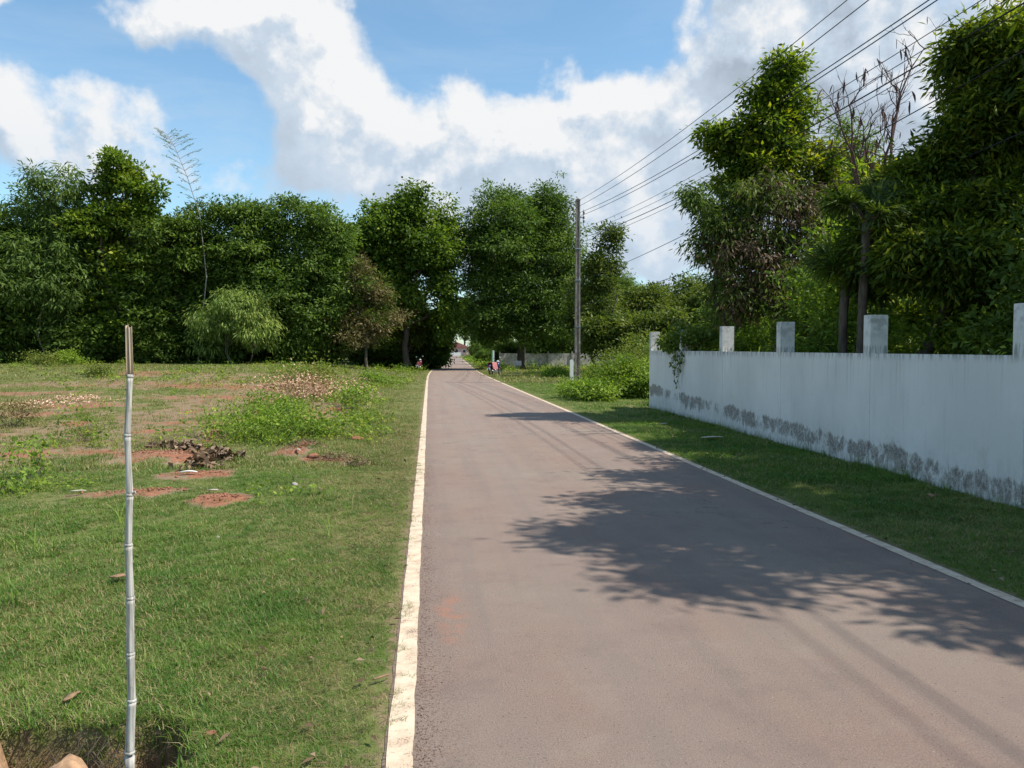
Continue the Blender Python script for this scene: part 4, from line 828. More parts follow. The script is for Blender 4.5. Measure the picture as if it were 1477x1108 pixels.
# ------------------------------------------------------------------ utility poles and cables
PA = G(834, 555); PA = np.array([7.62, 40.3, 0.]); PB = np.array([8.35, -.2, 0.]); PC = np.array([9.6, 80., 0.])
def pole_mat():
    m, t, out = material('stained_pole_concrete'); p = t.node('ShaderNodeNewGeometry').outputs['Position']
    n = t.noise(t.scale(p, (4, 4, .5)), 3., 5, .6); n2 = t.noise(p, 8., 5, .65)
    c = t.mix(t.maprange(n, .35, .65), (.13, .105, .09), (.30, .265, .23)); c = t.mix(t.maprange(n2, .5, .75), c, (.40, .37, .33)); principled(t, out, c, .9, .2, n2, .4, .01); return m
M_POLE = pole_mat()
INS = simple('glazed_insulator', (.11, .055, .04), .25, .5, .1)
def utility_pole(label, p, h=9.35, group='concrete utility poles'):
    t = thing('utility_pole', label, 'utility pole', tuple(p), 0, group)
    # tapered I-section pole: two flanges and a web
    def taper(dx, w0, w1, d0, d1):
        V = [(dx*(1 if z == 0 else .75)+sx*(w0 if z == 0 else w1)/2, sy*(d0 if z == 0 else d1)/2, -.4 if z == 0 else h) for z in (0, 1) for sx, sy in ((-1, -1), (1, -1), (1, 1), (-1, 1))]
        return V, [(3, 2, 1, 0), (4, 5, 6, 7), (0, 1, 5, 4), (1, 2, 6, 5), (2, 3, 7, 6), (3, 0, 4, 7)]
    mb = MB(); mb.add(*taper(-.10, .085, .055, .26, .18)); mb.add(*taper(.10, .085, .055, .26, .18)); mb.add(*taper(0., .13, .11, .15, .10)); mb.build('shaft', M_POLE, t)
    MB().box((0, 0, h+.03), (.23, .2, .08)).box((0, 0, h+.09), (.13, .12, .05)).build('pole_cap', M_POLE, t)
    for z in (2.9, 5.3, 6.9): MB().box((0, 0, z), (.30, .26, .05)).build('steel_band', M_STEEL, t)
    # insulator racks on both faces
    for sx, zs in ((-.26, (h-.42, h-.68, h-.95)), (.30, (h-.62, h-.85, h-1.05))):
        r = MB().box((sx*.62, 0, sum(zs)/3), (abs(sx)*.6, .05, .05)).box((sx*.93, -.03, sum(zs)/3), (.03, .03, .8)).build('insulator_rack', M_STEEL, t)
        for z in zs:
            MB().tube([(sx, -.05, z-.06), (sx, -.05, z-.03), (sx, -.05, z), (sx, -.05, z+.03), (sx, -.05, z+.06)], [.045, .055, .03, .055, .045], 10).build('insulator', INS, r, True)
    return t
utility_pole('tall stained concrete utility pole beside the bushes right of the road', PA)
utility_pole('concrete utility pole behind the wall at the near end of the cables', PB, 9.3)
utility_pole('concrete utility pole hidden in the tamarind tree', PC, 9.)
CG = 'overhead cables'
for i, (pya, qx, qy, lb, r) in enumerate([(292, 1222, 0, 'topmost thin overhead cable crossing the tall tree top', .011), (300, 1253, 0, 'second overhead cable from the top', .012), (306, 1340, 0, 'upper cable of the close dark pair', .013), (311, 1352, 0, 'lower cable of the close dark pair', .013),
        (330, 1394, 14, 'thin cable below the close dark pair', .009), (336, 1405, 28, 'middle cable of the lower bundle', .009), (343, 1410, 44, 'thick cable of the lower bundle', .016), (349, 1395, 62, 'lowest cable of the lower bundle', .009),
        (404, 985, 340, 'single cable low under the bundle by the drooping tree', .012), (440, 1013, 384, 'lowest overhead cable crossing above the olive trees', .012)]):
    zA = P(838, pya, PA[1])[2]; xa = PA[0]+(.12 if i > 1 else -.12)+.02*i; d = ray(qx, qy); k = d[0]/d[1]; XB = PB[0]+.03*i; n = 40
    span = PA[1]-PB[1]; tt = (k*PA[1]-xa)/((XB-xa)+k*span); Yq = PA[1]-span*tt; zq = CAM_H+d[2]/d[1]*Yq; sag = .65 if i < 8 else .45
    zB = zA+(zq-zA+4*sag*tt*(1-tt))/tt
    pts = [(xa+(XB-xa)*u, PA[1]-span*u, zA+(zB-zA)*u-4*sag*u*(1-u)) for u in np.linspace(0, 1, n)]
    pts2 = [(xa+(PC[0]-xa)*u, PA[1]+(PC[1]-PA[1])*u, zA-.3*u-4*sag*u*(1-u)) for u in np.linspace(0, 1, 20)][1:]
    b = Vector(pts[0]); mb = MB().tube([Vector(p)-b for p in (pts[::-1]+pts2)], r*.8, 6); o = mb.build('power_cable', M_CABLE, None, True, loc=b); tag(o, lb, 'cable', CG)

# ------------------------------------------------------------------ bamboo stake
def stake():
    yb = 3.07; b = P(188, 1100, yb); zb = float(hgt(b[0], yb)); b[2] = min(zb, b[2]); t = thing('bamboo_stake', 'upright weathered grey bamboo stake with a split brown tip', 'stake', tuple(b))
    m, tt, out = material('weathered_bamboo'); p = tt.node('ShaderNodeNewGeometry').outputs['Position']
    n = tt.noise(tt.scale(p, (60, 60, 2.5)), 2., 5, .6); n2 = tt.noise(p, 30., 5, .65)
    c = tt.mix(tt.maprange(n, .35, .65), (.25, .235, .215), (.52, .505, .47)); c = tt.mix(tt.math('MULTIPLY', tt.maprange(n2, .55, .72), .6), c, (.24, .21, .17)); principled(tt, out, c, .9, .12, n, .5, .003)
    mt, t2, out2 = material('split_bamboo'); p = t2.node('ShaderNodeNewGeometry').outputs['Position']; n = t2.noise(t2.scale(p, (90, 90, 2)), 2., 4, .6)
    c = t2.mix(t2.maprange(n, .35, .65), (.30, .21, .14), (.52, .42, .31)); principled(t2, out2, c, .8, .2)
    nodes = [(187, 1085), (190, 1010), (188, 943), (188, 863), (185, 786), (187, 714), (183.5, 628), (187.5, 543)]
    pts = [b-np.array([0, 0, .15])]+[P(x, y, yb) for x, y in nodes]; n = len(pts)
    B = np.array(b)
    for i in range(n-1):
        r0 = .0176-.0009*i; r1 = .0176-.0009*(i+1); a, c = pts[i], pts[i+1]; q = [a+(c-a)*u for u in (0, .06, .3, .6, .9, .97)]
        MB().tube([x-B for x in q], [r0*1.05, r0*.98, r0*.96, r1*.97, r1*1.02, r1*1.1], 14).build('internode', m, t, True)
        d = (c-a)/np.linalg.norm(c-a)
        MB().tube([c-d*.006-B, c-d*.002-B, c+d*.003-B, c+d*.007-B], [r1*1.06, r1*1.20, r1*1.14, r1*.98], 14).build('node_ring', m, t, True)
    e = P(185.5, 470, yb); a = pts[-1]
    for (ox, wd) in ((-.0062, .0085), (.0052, .0068)):   # two split halves of the open tip
        mb = MB(); V = []; L = 8
        for k in range(L):
            u = k/(L-1); c = a+(e-a)*u*(1 if ox < 0 else .97); w_ = wd*(1-.25*u)
            for j in range(7):
                th = PI*(j/6)+(0 if True else 0); V.append((c[0]+ox+math.cos(th)*w_-B[0], c[1]+math.sin(th)*w_*.9+(.003 if ox > 0 else 0)-B[1], c[2]-B[2]+(rng.normal(0, .004) if k == L-1 else 0)))
            for j in range(7):
                th = PI*(1-j/6); V.append((c[0]+ox+math.cos(th)*w_*.7-B[0], c[1]+math.sin(th)*w_*.55+(.003 if ox > 0 else 0)-B[1], c[2]-B[2]))
        F = [(i*14+j, i*14+(j+1) % 14, (i+1)*14+(j+1) % 14, (i+1)*14+j) for i in range(L-1) for j in range(14)]+[tuple(range((L-1)*14, L*14)), tuple(range(14))[::-1]]
        mb.add(V, F).build('split_tip', mt, t, True)
    # short branch stub
    s = pts[6]-B; MB().tube([s, s+np.array([.022, -.004, .012])], [.006, .004], 8).build('branch_stub', m, t)
stake()

# ------------------------------------------------------------------ bushes of the field and the verge
def field_bush(label, px, py, z0, r, h, lm, n=90, L=.07, W=.035, group='bushes on the field', nl=15, **kw):
    g_ = G(px, py, z0); kw.setdefault('rag', 2.1); kw.setdefault('sub', 9); kw.setdefault('shell', .8); return shrub('field_bush', label, 'bush', (g_[0], g_[1]), lob(g_[0], g_[1], r, h, 4), n, nl, L, W, lm, group, clump_r=max(.12, r*.28), **kw)
field_bush('bright green bush standing at the far left of the field', 100, 531, .55, .62, .95, 'shrub', 120, .12, .07, tintbias=.25)
field_bush('wide yellowish bush left of the bright green one on the field', 68, 533, .55, 1.1, .85, 'olive', 140, .11, .05, tintbias=.2)
field_bush('low dark weedy bush behind the bamboo stake', 145, 543, .5, .8, .5, 'olive', 80, .10, .05)
field_bush('lush green bush nearest the red soil patch', 345, 630, .08, .85, .30, 'shrub', 105, .07, .028, tintbias=.12)
field_bush('green bush with blue green leaves left of the brush pile', 355, 598, .15, .9, .42, 'feather', 93, .08, .03, tintbias=.35)
field_bush('upright light green bush in the middle of the weeds', 395, 612, .12, .55, .55, 'shrub', 93, .08, .03)
field_bush('spreading green bush in front of the brush pile', 452, 624, .1, .75, .36, 'shrub', 93, .07, .03)
field_bush('yellow green bush on top of the brush pile', 462, 566, .25, 1.2, 1.25, 'olive', 190, .10, .05, tintbias=.25)
field_bush('green bush at the right foot of the brush pile', 505, 590, .15, .7, .6, 'shrub', 68, .08, .04)
field_bush('small green bush behind the brush pile towards the trees', 535, 552, .2, .8, .6, 'shrub', 80, .11, .05)
field_bush('dry twiggy bush at the left edge of the field', 15, 612, .1, .6, .55, 'drab', 90, .07, .02, tintbias=.2)
field_bush('tall thin weed at the left edge behind the turf', 55, 690, 0, .2, .42, 'shrub', 15, .06, .03, tintbias=.1)
field_bush('low clump of weeds cut by the left picture edge', 10, 712, 0, .16, .15, 'shrub', 9, .07, .03)
field_bush('low green clump left of the stake in the mid field', 130, 632, .08, .45, .25, 'bright', 50, .06, .02)
pile = field_bush('heap of cut brush with pale dry leaves on the field', 448, 582, .2, 1.4, .7, 'dry', 190, .07, .035, None, tintbias=-.1); pile['category'] = 'brush pile'; pile.name = 'brush_pile'
GB = 'bushes around the utility pole'
for (px, py, r, h, lm, lb) in [(838, 574, .7, .35, 'shrub', 'low bush left of the utility pole foot'), (862, 578, .8, .6, 'shrub', 'green bush in front of the utility pole foot'), (893, 573, 1.1, 1.2, 'bright', 'bright green bush between pole and wall'), (920, 573, 1.0, 1.4, 'shrub', 'green bush against the end of the white wall'), (880, 560, 1.5, 1.5, 'shrub', 'taller bush just behind the utility pole'), (905, 562, 1.8, 2.0, 'olive', 'tall bush behind the end of the wall'), (800, 545, .8, .35, 'shrub', 'low weedy bush left of the pole on the verge'), (930, 556, 1.8, 2.3, 'forest', 'dark bush at the far corner of the wall'), (925, 575, .8, .9, 'shrub', 'small bush touching the wall corner')]:
    g_ = G(px, py); x = min(g_[0], 20)
    if g_[1] < WALL_END+1.2: g_[1] = WALL_END+1.6
    shrub('verge_bush', lb, 'bush', (g_[0], g_[1]), lob(g_[0], g_[1], r, h, 4), 200, 24, .10, .055, lm, GB, clump_r=.28, tintbias=.05)

# ------------------------------------------------------------------ far walls, signs, motorcycles, house
def low_wall():
    t = thing('concrete_fence', 'low grey concrete panel fence under the tamarind tree', 'fence', (7.5, 84, 0))
    for i in range(6): MB().box((i*2.6+1.3, .08, .72), (2.45, .06, 1.5)).build('fence_panel', M_CONC_PALE, t)
    for i in range(7): MB().box((i*2.6, 0, .8), (.16, .16, 1.75)).build('fence_post', M_CONC, t)
low_wall()
M_WHITE = simple('white_enamel', (.72, .72, .70), .5, .4, .08); M_GREEN = simple('green_enamel', (.08, .30, .14), .5, .4, .1)
def sign():
    p = G(746, 540); t = thing('sign_board', 'small blank white sign board on a post beside the tamarind trunk', 'sign', (p[0], p[1], 0.))
    MB().box((0, 0, .8), (.62, .02, .34)).build('board', M_CONC_PALE, t); MB().box((0, .04, .5), (.06, .05, 1.1)).build('post', M_STEEL, t)
sign()
def green_sign():
    p = G(716, 536); t = thing('banner_sign', 'narrow green and white upright sign behind the pink covered motorcycle', 'sign', (p[0]-.15, p[1]+1.6, 0.))
    MB().box((0, 0, 1.25), (.22, .02, 1.0)).build('board', M_WHITE, t); MB().box((-.06, -.014, 1.25), (.08, .006, 1.0)).build('green_stripe', M_GREEN, t); MB().box((0, .04, .5), (.05, .05, 1.4)).build('post', M_STEEL, t)
green_sign()
def stub_post():
    t = thing('marker_post', 'short pale concrete post just left of the utility pole', 'post', (PA[0]-.36, PA[1]-.3, 0)); MB().box((0, 0, .55), (.17, .14, 1.3)).build('shaft', M_WHITE, t); MB().box((0, 0, 1.22), (.12, .10, .04)).build('cap', M_CONC, t)
stub_post()
M_MAROON = simple('maroon_paint', (.16, .02, .035), .3, .5, .05); M_BLUE = simple('dark_blue_paint', (.02, .025, .11), .3, .5, .05); M_CLOTH = simple('pink_cloth', (.42, .17, .17), .9, .1, .15, 8.); M_MIRROR = simple('mirror_glass', (.85, .87, .9), .08, .8, .02, 5, 1.); M_RED = simple('red_lens', (.4, .02, .02), .3, .5, .1)
def motorcycle(label, loc, rz, body, lean=.1, cloth=False):
    t = thing('motorcycle', label, 'motorcycle', loc, rz, 'parked motorcycles'); t.rotation_euler = (0, lean, rz)
    for y in (-.62, .62):
        wl = MB().torus((0, y, .28), .235, .048, 'X', 26, 8).build('wheel', M_RUBBER, t, True)
        rb = MB().torus((0, y, .28), .185, .012, 'X', 24, 6)
        for k in range(10): a = 2*PI*k/10; rb.tube([(0, y, .28), (0, y+.185*math.cos(a), .28+.185*math.sin(a))], .005, 4)
        rb.tube([(-.05, y, .28), (.05, y, .28)], .035, 10).build('rim', M_STEEL, wl, True)
    MB().ball((0, -.35, .66), (.13, .42, .13), 12, 8).ball((0, -.72, .62), (.09, .14, .09)).ball((0, .12, .48), (.12, .28, .17), 12, 8).build('body_cowl', body, t, True)
    MB().tube([(0, .52, .86), (0, .36, .70), (0, .32, .42)], [.14, .17, .12], 10).build('leg_shield', body, t, True)
    MB().ball((0, -.28, .80), (.13, .42, .055), 12, 6).build('seat', M_BLACK, t, True)
    MB().box((0, .05, .30), (.16, .36, .24)).ball((0, -.02, .30), (.12, .16, .13)).build('engine', M_STEEL, t, True)
    MB().tube([(0, -.62, .28), (0, -.2, .34)], .03, 6).tube([(.09, -.62, .28), (.11, -.5, .66)], .025, 8).tube([(-.09, -.62, .28), (-.11, -.5, .66)], .025, 8).build('swingarm', M_BLACK, t, True)
    MB().tube([(.07, .62, .28), (.07, .42, .86)], .022, 8).tube([(-.07, .62, .28), (-.07, .42, .86)], .022, 8).build('fork', M_STEEL, t, True)
    MB().tube([(.14, .1, .22), (.15, -.3, .22), (.16, -.75, .32)], [.025, .035, .05], 8).build('exhaust', M_STEEL, t, True)
    MB().tube([(-.34, .30, .98), (-.15, .40, .98), (0, .43, .94), (.15, .40, .98), (.34, .30, .98)], .014, 6).build('handlebar', M_BLACK, t, True)
    MB().ball((0, .46, .93), (.11, .10, .09)).build('headlight', M_WHITE, t, True)
    for s in (-1, 1):
        mi = MB().tube([(s*.22, .36, .98), (s*.27, .34, 1.18)], .007, 5).ball((s*.28, .335, 1.22), (.075, .022, .06), 12, 7).build('mirror', M_BLACK, t, True)
        MB().ball((s*.28, .318, 1.22), (.065, .012, .05), 12, 7).build('mirror_glass', M_MIRROR, mi, True)
    MB().box((0, -.86, .60), (.12, .05, .07)).build('tail_light', M_RED, t); MB().box((0, -.90, .44), (.24, .012, .18)).build('licence_plate', M_WHITE, t)
    MB().tube([(0, -.62+.31*math.cos(a), .28+.31*math.sin(a)) for a in np.linspace(.3, 2.9, 8)], .05, 6).build('rear_mudguard', body, t, True)
    MB().tube([(-.06, .1, .2), (-.2, .05, -.02)], .012, 6).build('side_stand', M_STEEL, t)
    return t
p = G(606, 535); motorcycle('maroon motorcycle with round mirrors parked on the grass left of the road', (p[0], p[1], .0), R(-12), M_MAROON, -.1)
p = G(714, 541); mo = motorcycle('dark blue motorcycle parked right of the road with a pink cloth over it', (p[0]+.05, p[1], .0), R(-35), M_BLUE, -.1)
def cloth():
    nx_, ny_ = 26, 16; V = []; F = []
    for j in range(ny_):
        for i in range(nx_):
            u = (i/(nx_-1)-.5); v = (j/(ny_-1)-.5); a = abs(u)*1.35
            x = math.copysign(min(a, .19)+max(0, a-.19)*.12, u)+.01*math.sin(v*30); z = .885-max(0, a-.15)*.98+.012*math.sin(v*22+u*9); V.append((x+.015*math.sin(v*26)*(a > .2), v*.62+.02*math.sin(u*14), z))
    for j in range(ny_-1):
        for i in range(nx_-1): q = j*nx_+i; F.append((q, q+1, q+nx_+1, q+nx_))
    o = MB().add(V, F).build('pink_cloth', M_CLOTH, None, True, loc=mo.location, rot=mo.rotation_euler); md = o.modifiers.new('thickness', 'SOLIDIFY'); md.thickness = .008
    # moved onto the rear of the seat
    o.location = mo.matrix_basis @ Vector((0, -.35, 0)); tag(o, 'pink cloth draped over the seat of the parked blue motorcycle', 'cloth')
cloth()
def house():
    x, y = 12.4, 362; t = thing('pink_house', 'pale pink house with a gabled roof at the end of the road', 'house', (x, y, 0)); mp = simple('pink_render', (.55, .33, .31), .9, .2, .1, .5); mr = simple('roof_sheet', (.30, .12, .11), .7, .3, .15, 1.)
    MB().box((0, 0, 1.9), (11, 8, 3.8)).build('wall', mp, t)
    MB().add([(-6.1, -4.8, 3.7), (6.1, -4.8, 3.7), (6.1, 4.8, 3.7), (-6.1, 4.8, 3.7), (0, -4.8, 6.2), (0, 4.8, 6.2)], [(0, 1, 4), (2, 3, 5), (0, 4, 5, 3), (1, 2, 5, 4), (0, 3, 2, 1)]).build('roof', mr, t)
    for dx in (-3.4, 0, 3.4):
        f = MB().box((dx, -4.03, 2.), (1.5, .1, 1.5)).build('window', M_WHITE, t); MB().box((dx, -4.09, 2.), (1.25, .04, 1.25)).build('pane', M_BLACK, f)
    t2 = thing('roadside_wall', 'sunlit low white wall across the end of the road', 'wall', (9.5, 352, 0))
    for i in range(3): MB().box((i*3.1-3.2, 0, .75), (2.95, .2, 1.5)).build('wall_panel', M_WHITE, t2)
    for i in range(4): MB().box((i*3.1-4.75, 0, .85), (.2, .3, 1.75)).build('pillar', M_WHITE, t2)
    t3 = thing('open_shed', 'small open shed with a beige roof left of the road end', 'shed', (6.5, 300, 0)); mb_ = simple('beige_sheet', (.5, .42, .30), .8, .2, .1, 1.)
    MB().add([(-2.4, -2, 3.3), (2.0, -2, 3.0), (2.0, 2, 3.0), (-2.4, 2, 3.3), (-2.4, -2, 3.42), (2.0, -2, 3.12), (2.0, 2, 3.12), (-2.4, 2, 3.42)], [(3, 2, 1, 0), (4, 5, 6, 7), (0, 1, 5, 4), (1, 2, 6, 5), (2, 3, 7, 6), (3, 0, 4, 7)]).build('roof', mb_, t3)
    for (a, b) in ((-2.2, -1.8), (1.8, -1.8), (1.8, 1.8), (-2.2, 1.8)): MB().box((a, b, 1.55), (.14, .14, 3.1)).build('post', M_CONC_PALE, t3)
house()

# ------------------------------------------------------------------ small things lying about
def rock(name, label, cat, px, py, d, mat, z0=0., group=None, rough=.25, seed=0, loc=None):
    r_ = np.random.default_rng(seed+3); mb = MB().ball((0, 0, 0), 1., 14, 9); V = np.array(mb.V); u = unit(V); q = 1+rough*(fbm(u[:, 0]*2+seed*3.1+8, u[:, 1]*2+u[:, 2]*2.3+8, 1.3, 3)-.5)*2; V = u*q[:, None]*np.array(d)/2
    V = V+.05*np.array(d)*np.array([np.round(u[:, 0]*2)/2, np.round(u[:, 1]*2)/2, np.round(u[:, 2]*2)/2]).T
    mb.V = [tuple(v) for v in V]; g_ = G(px, py, z0) if loc is None else loc; z = float(hgt(g_[0], g_[1])); o = mb.build(name, mat, None, True, loc=(g_[0], g_[1], z+d[2]*.28)); o.rotation_euler[2] = r_.random()*6; return tag(o, label, cat, group)
rock('clay_lump', 'lone red clay lump on the grass right of the debris', 'clay lump', 514, 634, (.28, .2, .10), M_REDCLAY, seed=1)
rock('clay_lump', 'red clay lump in the debris near the brush', 'clay lump', 440, 650, (.2, .2, .1), M_REDCLAY, seed=2)
rock('clay_lump', 'orange clay lump at the foot of the debris', 'clay lump', 452, 662, (.18, .14, .08), M_REDCLAY, seed=3)
rock('clay_lump', 'small red clay lump in the grass near the bottom edge', 'clay lump', 303, 1063, (.06, .045, .02), M_REDCLAY, seed=4)
rock('clay_lump', 'clay lump between the green bushes', 'clay lump', 366, 603, (.5, .35, .25), M_REDCLAY, .1, seed=5)
rock('clay_lump', 'flat clay lump left of the green bushes', 'clay lump', 345, 607, (.4, .3, .15), M_REDCLAY, .1, seed=6)
rock('pit_stone', 'pale orange stone at the bottom of the pit by the stake', 'stone', 0, 0, (.22, .2, .40), M_STONE, seed=7, loc=(-1.43, 3.22))
rock('pit_stone', 'smaller brown stone beside the pale stone in the pit', 'stone', 0, 0, (.16, .15, .34), M_STONE, seed=8, loc=(-1.60, 3.18))
rock('pit_stone', 'broad tan stone at the left end of the pit', 'stone', 0, 0, (.34, .3, .52), M_STONE, seed=9, loc=(-1.90, 3.34))
rock('pebble', 'small pale stone on the grass below the red soil', 'stone', 314, 777, (.035, .03, .025), M_STONEG, seed=10)
rock('pebble', 'small brown stone on the grass below the debris', 'stone', 425, 702, (.09, .07, .05), M_STONEG, seed=11)
rock('pebble', 'whitish stone in the weeds at the left', 'stone', 55, 695, (.05, .04, .03), M_STONE, seed=12)
rock('pebble', 'tiny pale stone beside the white line', 'stone', 492, 920, (.02, .016, .014), M_STONE, seed=13)
rock('pebble', 'pale stone on the grass near the road edge', 'stone', 555, 610, (.10, .08, .04), M_STONE, seed=14)
rock('pebble', 'black pebble on the asphalt beside the line', 'stone', 602, 950, (.012, .012, .01), M_BLACK, seed=15)
def scrap(name, label, cat, px, py, L, W, mat, bend=.4, rz=0., z0=0., lift=.02):
    g_ = G(px, py, z0); n = 9; V = []
    for i in range(n):
        u = i/(n-1)-.5; w_ = W*(1-(2*abs(u))**2.2)*.5+.004
        for s in (-1, 0, 1): V.append((u*L, s*w_*(.8+.4*math.sin(u*23+L*40)**2)+.1*W*math.sin(u*9), lift+bend*L*(.25-u*u)*.35-abs(s)*W*.08))
    F = [(i*3+j, i*3+j+1, i*3+j+4, i*3+j+3) for i in range(n-1) for j in range(2)]
    o = MB().add(V, F).build(name, mat, None, True, loc=(g_[0], g_[1], float(hgt(g_[0], g_[1]))), rot=(0, 0, rz)); md = o.modifiers.new('t', 'SOLIDIFY'); md.thickness = .006; return tag(o, label, cat)
M_SCRAP = simple('bleached_husk', (.42, .37, .31), .8, .2, .15, 30.); M_DEADLEAF = simple('dead_brown_leaf', (.24, .15, .09), .85, .15, .25, 40.)
scrap('palm_husk', 'bleached palm husk lying on the shaded verge beside the wall', 'husk', 1027, 636, .42, .12, M_SCRAP, rz=.1, lift=.07)
scrap('palm_husk', 'small pale husk on the verge near the far wall end', 'husk', 957, 615, .22, .1, M_SCRAP, rz=.6, lift=.07)
scrap('plastic_scrap', 'curled whitish plastic scrap on the red soil patch', 'litter', 272, 692, .22, .05, M_WHITE, 1.0, .1, 0, .03)
scrap('plastic_scrap', 'greyish plastic scrap in the grass left of the stake', 'litter', 113, 717, .16, .05, M_SCRAP, .4, .2, 0, .05)
scrap('plastic_scrap', 'pale scrap at the edge of the small soil patch', 'litter', 308, 716, .12, .04, M_SCRAP, .5, -.2, 0, .04)
scrap('broken_stick', 'short pale stick leaning in the debris', 'stick', 431, 659, .3, .03, M_SCRAP, .1, 1.9, 0, .05)
scrap('fallen_leaf', 'curled dead leaf lying behind the stake', 'leaf', 172, 843, .12, .06, M_DEADLEAF, .8, .4, 0, .05)
scrap('fallen_leaf', 'brown dead leaf on the shaded verge near the wall', 'leaf', 1343, 722, .16, .08, M_DEADLEAF, .8, 1.2, 0, .07)
scrap('fallen_leaf', 'dead leaf hanging at the pit rim', 'leaf', 104, 1012, .10, .025, M_DEADLEAF, .8, 1.3, 0, .04)
scrap('fallen_stick', 'pale twig lying at the grass edge beside the line', 'stick', 550, 985, .09, .004, M_DEADLEAF, .1, .6, 0, .03)
# heaps of dead leaves and twigs
def heap(name, label, cat, spots, n, L, W, mat, hh):
    Ps = []
    for (px, py, rx, ry, wt) in spots:
        g_ = G(px, py); m = int(n*wt); x = g_[0]+rng.normal(0, rx*.5, m); y = g_[1]+rng.normal(0, ry*.5, m); e = np.exp(-((x-g_[0])/rx)**2-((y-g_[1])/ry)**2); Ps.append(np.stack([x, y, hgt(x, y)+hh*e*rng.random(m)], -1))
    Ps = np.concatenate(Ps); m = len(Ps); D = unit(rng.normal(0, 1, (m, 3))*[1, 1, .5]); b = np.array([Ps[:, 0].mean(), Ps[:, 1].mean(), 0.])
    V, F = leaf_quads(Ps-b, D, unit(rng.normal(0, .9, (m, 3))+[0, 0, 1]), L*(.6+.8*rng.random(m)), W*(.6+.8*rng.random(m)), .5)
    o = obj(name, mesh_np(name, V, F, mat, rng.random(m)), None, tuple(b)); return tag(o, label, cat, kind='stuff')
heap('dead_leaves', 'curled dead brown leaves heaped on the red soil patch', 'dead leaves', [(312, 664, .30, .42, 1.), (270, 652, .40, .2, .8), (235, 648, .35, .12, .4), (290, 675, .25, .2, .5)], 240, .11, .06, LM['brown'], .14)
heap('twig_litter', 'brown twigs and leaf litter strewn beside the clay lumps', 'litter', [(440, 650, .3, .6, 1.), (480, 665, .4, .3, .8), (515, 672, .25, .2, .5)], 420, .07, .012, LM['brown'], .12)
heap('straw_litter', 'dry straw and leaf litter patches on the bare field', 'litter', [(110, 585, 1.2, 1.0, 1.), (60, 590, 1.2, .8, 1.), (200, 532, 2.5, 2.5, .7), (120, 582, .8, .5, .6), (420, 560, 2., 2., 1.)], 500, .10, .03, LM['dry'], .10)
# reddish gravel crumbs along the left edge of the asphalt
n = 2600; y = 2.6+9*rng.random(n)**1.6; x = roadc(y)-HW+.01+np.abs(rng.normal(0, .055, n)); s = .0012+.0024*rng.random(n)**2
base_v = np.array([(1, 0, 0), (-1, 0, 0), (0, 1, 0), (0, -1, 0), (0, 0, .8), (0, 0, -.4)], float); fs = np.array([(0, 2, 4), (2, 1, 4), (1, 3, 4), (3, 0, 4), (2, 0, 5), (1, 2, 5), (3, 1, 5), (0, 3, 5)])
V = (base_v[None]*s[:, None, None]+np.stack([x, y, s*.3+.0005], -1)[:, None]).reshape(-1, 3); F = (fs[None]+6*np.arange(n)[:, None, None]).reshape(-1, 3)
tag(obj('gravel', mesh_np('gravel', V, F, simple('gravel_crumbs', (.13, .07, .05), .9, .1, .5, 60.))), 'fine reddish grit gathered along the left road edge', 'gravel', kind='stuff')

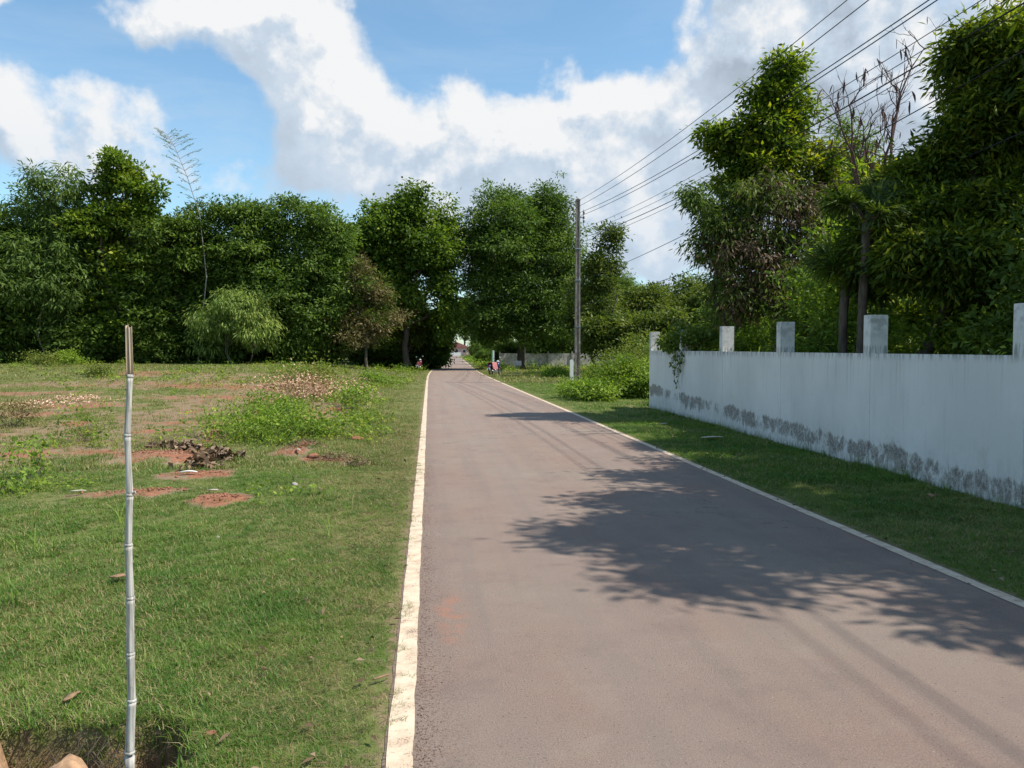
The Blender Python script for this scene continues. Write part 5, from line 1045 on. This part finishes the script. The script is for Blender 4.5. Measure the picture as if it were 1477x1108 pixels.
# crumbs and clods of turned soil on the red patches
Ps = []
for (px, py, rx, ry, m) in [(235, 660, .8, .32, 260), (285, 685, .4, .4, 160), (215, 714, .6, .2, 120), (318, 722, .26, .22, 60), (435, 650, .36, .5, 160), (475, 665, .4, .25, 60), (250, 605, 1.2, .35, 80), (445, 600, .6, 1., 80), (95, 645, 2., .6, 100), (105, 583, .8, .6, 100), (30, 565, 2., 1.2, 80)]:
    g_ = G(px, py); x = g_[0]+rng.normal(0, rx*.5, m); y = g_[1]+rng.normal(0, ry*.5, m); Ps.append(np.stack([x, y, hgt(x, y)], -1))
Ps = np.concatenate(Ps); n = len(Ps); s_ = .006+.022*rng.random(n)**4
V = base_v[None]*s_[:, None, None]*(.6+.8*rng.random((n, 6, 3)))+Ps[:, None]+np.array([0, 0, .004]); F = (fs[None]+6*np.arange(n)[:, None, None]).reshape(-1, 3)
tag(obj('soil_crumbs', mesh_np('soil_crumbs', V.reshape(-1, 3), F, M_REDCLAY)), 'crumbs of turned red soil on the bare patches', 'soil', kind='stuff')
# fine roots hanging down the cut face of the pit
mb = MB()
for k in range(80):
    th = .25+2.6*rng.random(); cx, cy, rx, ry = PIT[int(rng.random() < .35)]; q = np.array([cx+rx*math.cos(th)*.96, cy+ry*math.sin(th)*.93, .0]); q[2] = -.02-.1*rng.random()
    mb.tube([q, q+[rng.normal(0, .03), -.03-.02*rng.random(), -.05], q+[rng.normal(0, .06), -.05-.04*rng.random(), -.09-.09*rng.random()]], [.0022, .0018, .001], 3, False)
tag(mb.build('roots', BARK), 'fine roots hanging from the cut turf of the pit', 'roots', kind='stuff')

# fallen leaves on the verges and along the road edges
n = 620; y = 2.6+26*rng.random(n)**1.5; left = rng.random(n) < .4
x = np.where(left, roadc(y)-HW-.12-np.abs(rng.normal(0, .5, n)), roadc(y)+HW-.15+2.6*rng.random(n)); k = (x < wallx(y)-.05) & (pit(x, y) < .01); x, y = x[k], y[k]; n = len(x)
z = np.where((np.abs(x-roadc(y)) < HW+.12), .006, hgt(x, y)+.035); Pp = np.stack([x, y, z], -1); D = unit(rng.normal(0, 1, (n, 3))*[1, 1, .15]); V, F = leaf_quads(Pp, D, unit(rng.normal(0, .25, (n, 3))+[0, 0, 1]), .03+.06*rng.random(n)**2, .012+.02*rng.random(n), .3)
tag(obj('fallen_leaves', mesh_np('fallen_leaves', V, F, LM['brown'], rng.random(n))), 'small dead leaves scattered along both road edges', 'fallen leaves', kind='stuff')
